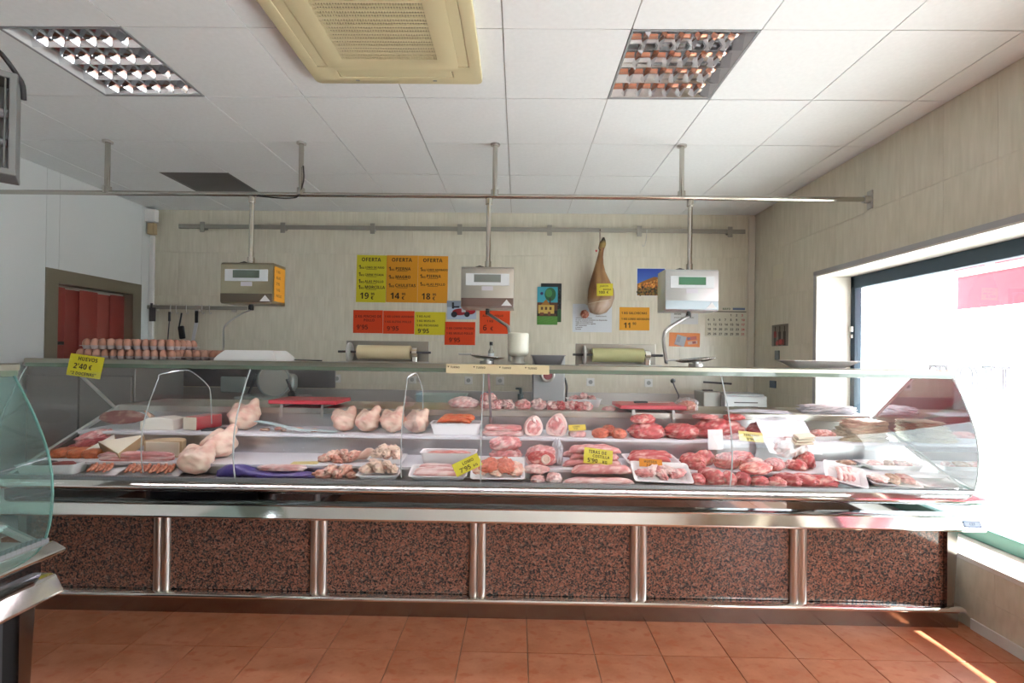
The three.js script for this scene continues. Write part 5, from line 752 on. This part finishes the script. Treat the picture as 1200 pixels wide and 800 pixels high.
  solo('wall_switch', 'small blue switch on the side wall', 'switch', rb(0.016, 0.07, 0.1, 0, 0, 0, 0.004), S({ color: rgb(0.12, 0.18, 0.26), roughness: 0.4 }), [XR - 0.016, 1.215, -4.67]);
  solo('wall_switch', 'small grey doorbell switch under the wine photo', 'switch', rb(0.014, 0.09, 0.07, 0, 0, 0, 0.004), S({ color: rgb(0.2, 0.22, 0.22), roughness: 0.4 }), [XR - 0.015, 1.5, -4.6]);
  const oc = note('photo_collage', 'orange card with snapshots stuck on it near the calendar', 1.605, 1.932, 1.58, 1.727, WZ - 0.001, pic(160, 72, (c) => { c.fillStyle = '#df7a22'; c.fillRect(0, 0, 160, 72); c.save(); c.translate(60, 40); c.rotate(0.25); c.fillStyle = '#a8aab0'; c.fillRect(-26, -26, 52, 54); c.fillStyle = '#8a8c94'; c.fillRect(-20, -18, 18, 30); c.restore(); c.save(); c.translate(120, 38); c.rotate(-0.15); c.fillStyle = '#b04a34'; c.fillRect(-26, -20, 50, 18); c.fillStyle = '#5a6a8a'; c.fillRect(-24, -16, 16, 10); c.fillStyle = '#c8a890'; c.fillRect(-24, 4, 50, 16); c.fillStyle = '#8a2a20'; c.fillRect(0, 6, 18, 12); c.restore(); }), 0.0015, -0.02, 'card');
  note('calendar', 'white wall calendar with red Sundays under the corner strip', 1.99, 2.425, 1.692, 2.02, WZ - 0.002, S({ roughness: 0.7, map: canvasTex(256, 196, (c) => { c.fillStyle = '#d2cfbe'; c.fillRect(0, 0, 256, 196); c.fillStyle = '#3a5a3c'; c.font = 'bold 17px sans-serif'; c.fillText('MAYO', 104, 26); c.fillStyle = '#6a7a9a'; c.fillRect(168, 12, 76, 14); c.fillStyle = '#55564e'; c.fillRect(6, 34, 246, 6); c.font = 'bold 19px sans-serif'; let d = 1; for (let r = 0; r < 5; r++) for (let k = 0; k < 7; k++) { if (r === 0 && k < 4) continue; if (d > 31) break; c.fillStyle = k === 6 ? '#b8343a' : '#2c2c2a'; c.fillText(String(d), 12 + k * 35, 66 + r * 30); d++; } }) }), 0.003, 0, 'calendar');
}
// price tags in the case and on the rail
{
  const tag = (label, bg, rows, w, h, p, r, inkc) => solo('price_tag', label, 'price tag', bx(w, h, 0.0015), card(bg, 200, Math.round(200 * h / w), rows, { ink: inkc }), p, r);
  tag('yellow egg price tag stuck over the top rail', '#cdc42a', [['HUEVOS', 48, 34, 30, 1], ["2'40", 30, 82, 42, 1], ['€', 120, 80, 36, 1], ['"2 DOCENAS"', 20, 116, 24, 1]], 0.2, 0.125, [-2.475, 1.372, -2.683], [-0.1, 0, -0.12]);
  tag('yellow price tag on the pale pork strips', '#d2c63a', [['LOMO', 70, 40, 30, 1], ["7'95", 34, 84, 44, 1], ['KG', 136, 84, 26, 1]], 0.155, 0.075, [-0.275, 0.855, -2.635], [-0.5, 0.1, 0.5]);
  tag('yellow price tag lying on the thick pork rib strips', '#d6ca4a', [['TIRAS DE', 30, 36, 30, 1], ['COSTILLA', 60, 62, 26, 1], ["5'90", 26, 98, 38, 1], ['KG', 130, 96, 26, 1]], 0.165, 0.09, [0.468, 0.89, -2.735], [-0.35, 0, -0.12]);
  tag('small orange price tag on the tray of bones', '#d88a2a', [['HUESOS', 40, 34, 30, 1], ["3'20", 60, 62, 26, 1]], 0.13, 0.045, [0.765, 0.862, -2.72], [-0.4, 0, -0.05]);
  tag('pale yellow price tag hanging by the heaped beef', '#d0c87a', [['TERNERA', 40, 44, 30, 1], ["9'90", 60, 82, 34, 1]], 0.145, 0.065, [1.44, 0.985, -2.94], [-0.6, 0, -0.1]);
  tag('small yellow price tag on the short meat roll', '#cfb94a', [['LOMO', 50, 34, 28, 1], ["6'50", 60, 60, 24, 1]], 0.11, 0.04, [0.385, 1.008, -3.05], [-0.6, 0, 0.05]);
  const st = solo('queue_sign', 'cream card strip reading TURNO taped along the top rail', 'sign', bx(0.585, 0.052, 0.0015), S({ roughness: 0.8, map: canvasTex(640, 57, (c) => { c.fillStyle = '#d9cba4'; c.fillRect(0, 0, 640, 57); c.fillStyle = '#4a4030'; c.font = 'bold 17px sans-serif'; for (let k = 0; k < 4; k++) { c.fillText('TURNO', 26 + k * 160, 26); c.beginPath(); c.moveTo(8 + k * 160, 12); c.lineTo(20 + k * 160, 12); c.lineTo(14 + k * 160, 22); c.fill(); } }) }), [-0.115, 1.386, -2.6875], [0, 0, -0.002]);
}
// ---------------------------------------------------------------- back wall rails, ham, tools
{
  const g = thing('wall_rail', 'long flat steel hanging rail high on the back wall', 'rail', [0, 2.785, -5.0]);
  mesh('bar', rb(6.0, 0.045, 0.012, -0.633, 0.008, 0, 0.003), wallSteel, g);
  for (const x of [-3.372, -2.512, -1.556, -0.632, 0.315, 1.257, 2.204]) mesh('bracket', merge([rb(0.05, 0.11, 0.008, x, 0.0, 0.012, 0.003), rb(0.03, 0.03, 0.055, x, 0.0, -0.036, 0.003)]), wallSteel, g);
  const h = thing('cured_ham', 'whole cured ham leg hanging by its hoof from the wall rail', 'ham', [0.84, 1.9, -4.93]);
  mesh('flesh', paint(loft([[0.0, -0.02, 0, 0.03, 0.03], [0.02, -0.015, 0, 0.085, 0.06], [0.08, 0.0, 0, 0.125, 0.08], [0.17, 0.012, 0, 0.14, 0.085], [0.26, 0.012, 0, 0.13, 0.08], [0.35, 0.0, 0, 0.1, 0.07], [0.44, -0.01, 0, 0.065, 0.05], [0.52, -0.008, 0, 0.043, 0.038], [0.6, 0.0, 0, 0.03, 0.028], [0.66, 0.01, 0, 0.026, 0.025], [0.7, 0.016, 0, 0.03, 0.027]], 26, 'y', 0.1, 8, 9), (x, y, z) => { const n = fbm(x * 14, y * 9, z * 14, 3); const base = mixc([0.2, 0.085, 0.03], [0.4, 0.22, 0.085], ss(-0.2, 0.25, n)); const cut = ss(-0.02, 0.01, 0.13 + 0.35 * x - y); return mixc(base, mixc([0.34, 0.22, 0.15], [0.55, 0.42, 0.32], ss(-0.2, 0.2, fbm(x * 30, y * 30, z * 30, 2))), cut); }), P({ vertexColors: true, roughness: 0.45, clearcoat: 0.25 }), h);
  mesh('hoof', paint(loft([[0.69, 0.016, 0, 0.03, 0.027], [0.73, 0.024, 0, 0.034, 0.03], [0.77, 0.03, 0, 0.024, 0.022], [0.8, 0.032, 0, 0.01, 0.01]], 16, 'y', 0.1, 2, 20), (x, y) => (y > 0.765 ? [0.03, 0.025, 0.02] : [0.34, 0.24, 0.08])), dryMat, h);
  mesh('hock_band', new THREE.TorusGeometry(0.14, 0.004, 8, 32).rotateX(Math.PI / 2).scale(1, 1, 0.62).rotateZ(0.2).translate(0.0, 0.13, 0), S({ color: rgb(0.6, 0.5, 0.36), roughness: 0.8 }), h);
  mesh('cord', tube([[0.0, 0.66, 0.03], [-0.02, 0.68, 0.02], [0.0, 0.76, -0.03], [0.005, 0.87, -0.07], [0.006, 0.9, -0.055]], 0.005, 24, 6), S({ color: rgb(0.12, 0.07, 0.05), roughness: 0.9 }), h);
  mesh('seal', new THREE.SphereGeometry(0.012, 10, 8).translate(-0.045, 0.655, 0.02), S({ color: rgb(0.5, 0.06, 0.06), roughness: 0.5 }), h);
  solo('price_tag', 'yellow price tag pinned on the hanging ham', 'price tag', bx(0.165, 0.125, 0.002), card('#d4c63a', 160, 122, [['JAMON', 30, 34, 26, 0], ["100", 18, 100, 38, 1], ['BODEGA', 62, 66, 20, 1], ['€', 96, 100, 36, 1]]), [0.875, 2.145, -4.838], [0, 0, 0.02]);
  solo('sausage_end', 'red cured sausage end hanging below the ham', 'sausage', paint(lump(0.09, 0.09, 0.07, 'liver', 301, { flat: 0 }), (x, y, z) => mixc([0.45, 0.12, 0.07], [0.66, 0.36, 0.26], ss(0, 0.2, fbm(x * 50, y * 50, z * 50, 2)))), meatMat, [0.7, 1.865, -5.03]);
  solo('meat_hook', 'thin steel hook hanging on the wall rail beside the ham', 'hook', tube([[1.335, 2.8, -4.985], [1.33, 2.76, -4.975], [1.325, 2.7, -4.975], [1.315, 2.64, -4.975], [1.295, 2.62, -4.975], [1.285, 2.64, -4.975]], 0.003, 30, 6), steelSoft);
  const k = thing('tool_rail', 'steel knife rail with hooks on the back wall near the corner', 'rail', [0, 1.93, -5.03]);
  mesh('bar', rb(1.08, 0.04, 0.012, -3.44, 0, 0, 0.003), wallSteel, k);
  for (const x of [-3.9, -3.45, -3.05]) mesh('bracket', rb(0.05, 0.07, 0.034, x, -0.005, -0.019, 0.003), steel, k);
  for (const x of [-3.72, -3.66, -3.55, -3.38, -3.3]) mesh('hook', tube([[x, 0.03, 0.012], [x, 0, 0.014], [x, -0.05, 0.014], [x + 0.015, -0.07, 0.016], [x + 0.03, -0.05, 0.018]], 0.004, 14, 6), steelSoft, k);
  solo('cleaver', 'dark cleaver hanging at the end of the knife rail', 'cleaver', merge([rb(0.07, 0.15, 0.01, 0, -0.08, 0, 0.01), rb(0.022, 0.05, 0.016, -0.01, 0.015, 0, 0.005)]), darkGrey, [-3.9, 1.93, -5.0]);
  const mk = (name, label, x, parts) => { const q = thing(name, label, name.replace(/_/g, ' ').split(' ').pop(), [x, 1.89, -5.005]); parts.forEach(([n, g2, m]) => mesh(n, g2, m, q)); };
  mk('sharpening_steel', 'black sharpening steel hanging from the knife rail', -3.72, [['handle', cyl(0.012, 0.1, 0, -0.06, 0, 12), black], ['rod', bar([0, -0.1, 0], [-0.02, -0.38, 0], 0.006), darkGrey]]);
  mk('meat_tool', 'black brush hanging on the knife rail', -3.62, [['handle', bar([0.03, -0.02, 0], [0.0, -0.2, 0], 0.008), black], ['head', rb(0.06, 0.14, 0.03, 0.0, -0.23, 0, 0.012).rotateZ(0.15), black]]);
  mk('long_knife', 'long knife with pale blade hanging from the knife rail', -3.43, [['handle', rb(0.03, 0.13, 0.02, 0, -0.06, 0, 0.006), black], ['blade', (() => { const e = new THREE.ExtrudeGeometry(new THREE.Shape([[-0.018, 0], [0.022, 0], [0.012, -0.26], [-0.02, -0.3]].map((p) => new THREE.Vector2(...p))), { depth: 0.003, bevelEnabled: false }); return e.rotateZ(-0.16).translate(0.0, -0.12, 0); })(), S({ color: rgb(0.7, 0.72, 0.74), metalness: 0.6, roughness: 0.4 })]]);
  solo('junction_box', 'white junction box at the top of the corner strip', 'box', rb(0.11, 0.13, 0.06, 0, 0, 0, 0.006), whitePlastic, [-3.925, 2.9, -5.0]);
  solo('junction_box', 'small tan sensor box under the white junction box', 'box', rb(0.075, 0.12, 0.05, 0, 0, 0, 0.006), S({ color: rgb(0.45, 0.35, 0.2), roughness: 0.6 }), [-3.92, 2.76, -5.0]);
  const sock = (x, y, label) => { const q = thing('wall_socket', label, 'socket', [x, y, -5.068], 0, 'white sockets along the back wall'); mesh('plate', rb(0.085, 0.085, 0.01, 0, 0, 0, 0.006), whitePlastic, q); mesh('insert', cylZ(0.022, 0.008, 0, 0, 0.004, 20), greyPlastic, q); };
  [-1.941, -1.132, -0.527, -0.189, 0.776, 1.393].forEach((x) => sock(x, 1.19, 'white wall socket on the tiled back wall above the bench'));
}
// ---------------------------------------------------------------- bench and machines behind the case
{
  const b = thing('work_bench', 'long stainless bench along the back wall', 'bench', [-0.7, 0, -4.76]);
  mesh('top', rb(6.3, 0.04, 0.62, 0, 0.93, 0, 0.006), steelSoft, b); mesh('upstand', rb(6.3, 0.13, 0.015, 0, 1.015, -0.295, 0.004), steelSoft, b);
  for (const x of [-3.05, -1, 1, 3.05]) for (const z of [-0.26, 0.26]) mesh('leg', rb(0.04, 0.91, 0.04, x, 0.455, z, 0.005), steelSoft, b);
  mesh('lower_shelf', rb(6.1, 0.02, 0.52, 0, 0.25, 0, 0.004), steelSoft, b);
  const s = thing('meat_slicer', 'grey meat slicer with round guard on the bench', 'slicer', [-2.42, 0.952, -4.6], 0);
  mesh('base', rb(0.62, 0.07, 0.34, 0.05, 0.055, 0, 0.02, 3), S({ color: rgb(0.4, 0.43, 0.41), metalness: 0.7, roughness: 0.35 }), s);
  mesh('carriage', rb(0.24, 0.15, 0.02, -0.28, 0.2, 0.13, 0.01), S({ color: rgb(0.32, 0.38, 0.36), metalness: 0.6, roughness: 0.4 }), s);
  mesh('blade', cylZ(0.15, 0.012, 0.08, 0.24, 0.08, 40), steel, s); mesh('guard', new THREE.TorusGeometry(0.155, 0.012, 10, 40).translate(0.08, 0.24, 0.08), greyPlastic, s);
  mesh('motor', rb(0.26, 0.17, 0.14, 0.12, 0.22, -0.02, 0.05, 4), S({ color: rgb(0.28, 0.31, 0.3), metalness: 0.5, roughness: 0.4 }), s);
  mesh('knob', cylZ(0.035, 0.04, 0.3, 0.12, 0.16, 18), black, s); mesh('handle', merge([bar([-0.12, 0.12, 0.15], [-0.05, 0.3, 0.15], 0.01), bar([0.3, 0.12, 0.15], [0.24, 0.26, 0.15], 0.012)]), darkGrey, s);
  for (const [x, z] of [[-0.2, 0.14], [0.3, 0.14], [-0.2, -0.14], [0.3, -0.14]]) mesh('foot', cyl(0.022, 0.022, x, 0.011, z, 12), black, s);
  const m = thing('meat_mincer', 'grey meat mincer box with a round red outlet on the bench', 'mincer', [0.3, 0.952, -4.72]);
  mesh('body', rb(0.3, 0.5, 0.36, 0, 0.25, 0, 0.01), S({ color: rgb(0.5, 0.52, 0.53), metalness: 0.3, roughness: 0.45 }), m); mesh('outlet', merge([cylZ(0.055, 0.1, -0.02, 0.33, 0.22, 24), new THREE.TorusGeometry(0.055, 0.014, 8, 24).translate(-0.02, 0.33, 0.27)]), steel, m); mesh('mince_plate', cylZ(0.042, 0.01, -0.02, 0.33, 0.276, 20), S({ color: rgb(0.3, 0.06, 0.07), roughness: 0.5 }), m); mesh('cable', tube([[0.155, 0.3, 0.12], [0.175, 0.22, 0.13], [0.17, 0.1, 0.14], [0.16, 0.01, 0.15]], 0.01, 20, 7), black, m);
  const p = thing('label_printer', 'pale office printer with two dark paper slots on the bench', 'printer', [2.13, 0.952, -4.62]);
  mesh('body', rb(0.4, 0.16, 0.34, 0, 0.08, 0, 0.014, 3), S({ color: rgb(0.6, 0.64, 0.66), roughness: 0.5 }), p); mesh('slot', rb(0.22, 0.01, 0.01, 0.0, 0.06, 0.168, 0.003), darkGrey, p); mesh('slot', rb(0.22, 0.01, 0.01, 0.0, 0.1, 0.168, 0.003), darkGrey, p); mesh('lid', rb(0.37, 0.02, 0.3, 0, 0.168, -0.01, 0.006), S({ color: rgb(0.5, 0.52, 0.53), roughness: 0.5 }), p);
  const gb = thing('grey_box', 'grey metal cash box beside the printer', 'box', [1.85, 0.952, -4.65]); mesh('body', rb(0.17, 0.19, 0.25, 0, 0.095, 0, 0.008), S({ color: rgb(0.34, 0.34, 0.31), metalness: 0.3, roughness: 0.5 }), gb); mesh('handle', rb(0.1, 0.014, 0.03, 0, 0.197, 0, 0.004), black, gb);
  const lmp = thing('clip_stand', 'thin black stand with a round knob on the bench', 'stand', [1.53, 0.952, -4.7]); mesh('base', rb(0.1, 0.05, 0.1, 0.04, 0.025, 0, 0.01), black, lmp); mesh('stem', tube([[0.04, 0.05, 0], [0.06, 0.13, 0], [0.03, 0.2, 0], [0.0, 0.27, 0]], 0.007, 20, 7), darkGrey, lmp); mesh('knob', new THREE.SphereGeometry(0.024, 14, 10).translate(0.0, 0.28, 0), black, lmp);
  const cup = thing('blue_cup', 'blue plastic cup on the bench', 'cup', [-0.3, 0.952, -4.7]); mesh('cup', new THREE.LatheGeometry([[0.001, 0], [0.045, 0], [0.055, 0.14], [0.051, 0.14], [0.042, 0.006], [0.001, 0.006]].map((q) => new THREE.Vector2(...q)), 24), P({ color: rgb(0.12, 0.36, 0.55), roughness: 0.4 }), cup);
  solo('spray_bottle', 'dark slim spray bottle on the bench beside the mincer', 'bottle', merge([cyl(0.03, 0.14, 0, 0.07, 0, 18), cyl(0.012, 0.05, 0, 0.165, 0, 12, 0.02), rb(0.06, 0.02, 0.02, -0.02, 0.19, 0, 0.005)]), S({ color: rgb(0.05, 0.08, 0.08), roughness: 0.4 }), [0.03, 0.952, -4.6]);
  solo('plastic_tub', 'pale green plastic tub on the bench', 'tub', trayGeo(0.5, 0.3, 0.12, 0.005, 0.03), S({ color: rgb(0.5, 0.6, 0.55), roughness: 0.5 }), [-0.75, 0.952, -4.7]);
  solo('wall_tool', 'dark knife strip on the back wall above the printer', 'knife strip', rb(0.3, 0.02, 0.012, 0, 0, 0, 0.004), darkGrey, [2.12, 1.2, -5.062], [0, 0, -0.05]);
  const c = thing('steel_cabinet', 'dull steel cabinet standing before the cold room doorway', 'cabinet', [-3.45, 0, -3.98]);
  const cab = S({ color: rgb(0.24, 0.22, 0.21), metalness: 0.8, roughness: 0.45 });
  mesh('body', rb(0.86, 1.3, 0.55, 0, 0.68, 0, 0.008), cab, c); mesh('door', rb(0.41, 1.16, 0.02, -0.212, 0.68, 0.286, 0.004), cab, c); mesh('door', rb(0.41, 1.16, 0.02, 0.212, 0.68, 0.286, 0.004), cab, c); mesh('top', rb(0.9, 0.03, 0.6, 0, 1.345, 0, 0.005), cab, c); for (const x of [-0.38, 0.38]) for (const z of [-0.22, 0.22]) mesh('foot', cyl(0.02, 0.032, x, 0.016, z, 12), black, c);
  const sp = thing('splashback', 'dull steel splashback panel on the back wall behind the slicer', 'splashback', [-2.9, 1.09, -5.05]); mesh('panel', rb(1.9, 0.22, 0.012, 0, 0.11, 0, 0.003), S({ color: rgb(0.22, 0.21, 0.22), metalness: 0.8, roughness: 0.4 }), sp); mesh('edge', rb(1.9, 0.012, 0.022, 0, 0.224, 0.002, 0.003), steelSoft, sp);
}
{ // glass-fronted fly killer hung from the ceiling, switched off
  const g = thing('fly_killer', 'metal framed fly killer lamp hung from the ceiling at frame edge', 'fly killer', [-1.735, 1.99, -1.3], 0.75);
  const fr = S({ color: rgb(0.22, 0.23, 0.23), metalness: 0.6, roughness: 0.4 });
  mesh('frame', merge([rb(0.46, 0.02, 0.12, 0, 0.01, 0, 0.004), rb(0.46, 0.02, 0.12, 0, 0.3, 0, 0.004), rb(0.018, 0.28, 0.12, -0.22, 0.155, 0, 0.004), rb(0.018, 0.28, 0.12, 0.22, 0.155, 0, 0.004)]), fr, g);
  mesh('backing', rb(0.43, 0.27, 0.008, 0, 0.155, -0.03, 0.002), S({ color: rgb(0.25, 0.26, 0.27), roughness: 0.5 }), g);
  for (const y of [0.11, 0.2]) mesh('tube', cylX(0.013, 0.41, 0, y, 0.0, 12), S({ color: rgb(0.5, 0.5, 0.55), roughness: 0.3 }), g);
  for (let k = 0; k < 14; k++) mesh('guard_wire', cyl(0.0025, 0.27, -0.2 + k * 0.031, 0.155, 0.05, 6), fr, g);
  for (const x of [-0.18, 0.18]) mesh('hanger', bar([x, 0.31, 0], [x, 0.985, 0], 0.004), darkGrey, g);
  mesh('ballast', cyl(0.028, 0.09, 0.1, 0.46, 0.03, 16), whitePlastic, g);
  mesh('cable', tube([[0.1, 0.42, 0.03], [0.13, 0.38, 0.06], [0.19, 0.36, 0.06], [0.235, 0.3, 0.03], [0.24, 0.25, 0.02]], 0.007, 24, 7), black, g);
  mesh('cable', tube([[0.1, 0.5, 0.03], [0.13, 0.6, 0.03], [0.1, 0.75, 0.02], [0.12, 0.985, 0.0]], 0.006, 20, 6), darkGrey, g);
}
renderer.render(scene, camera);
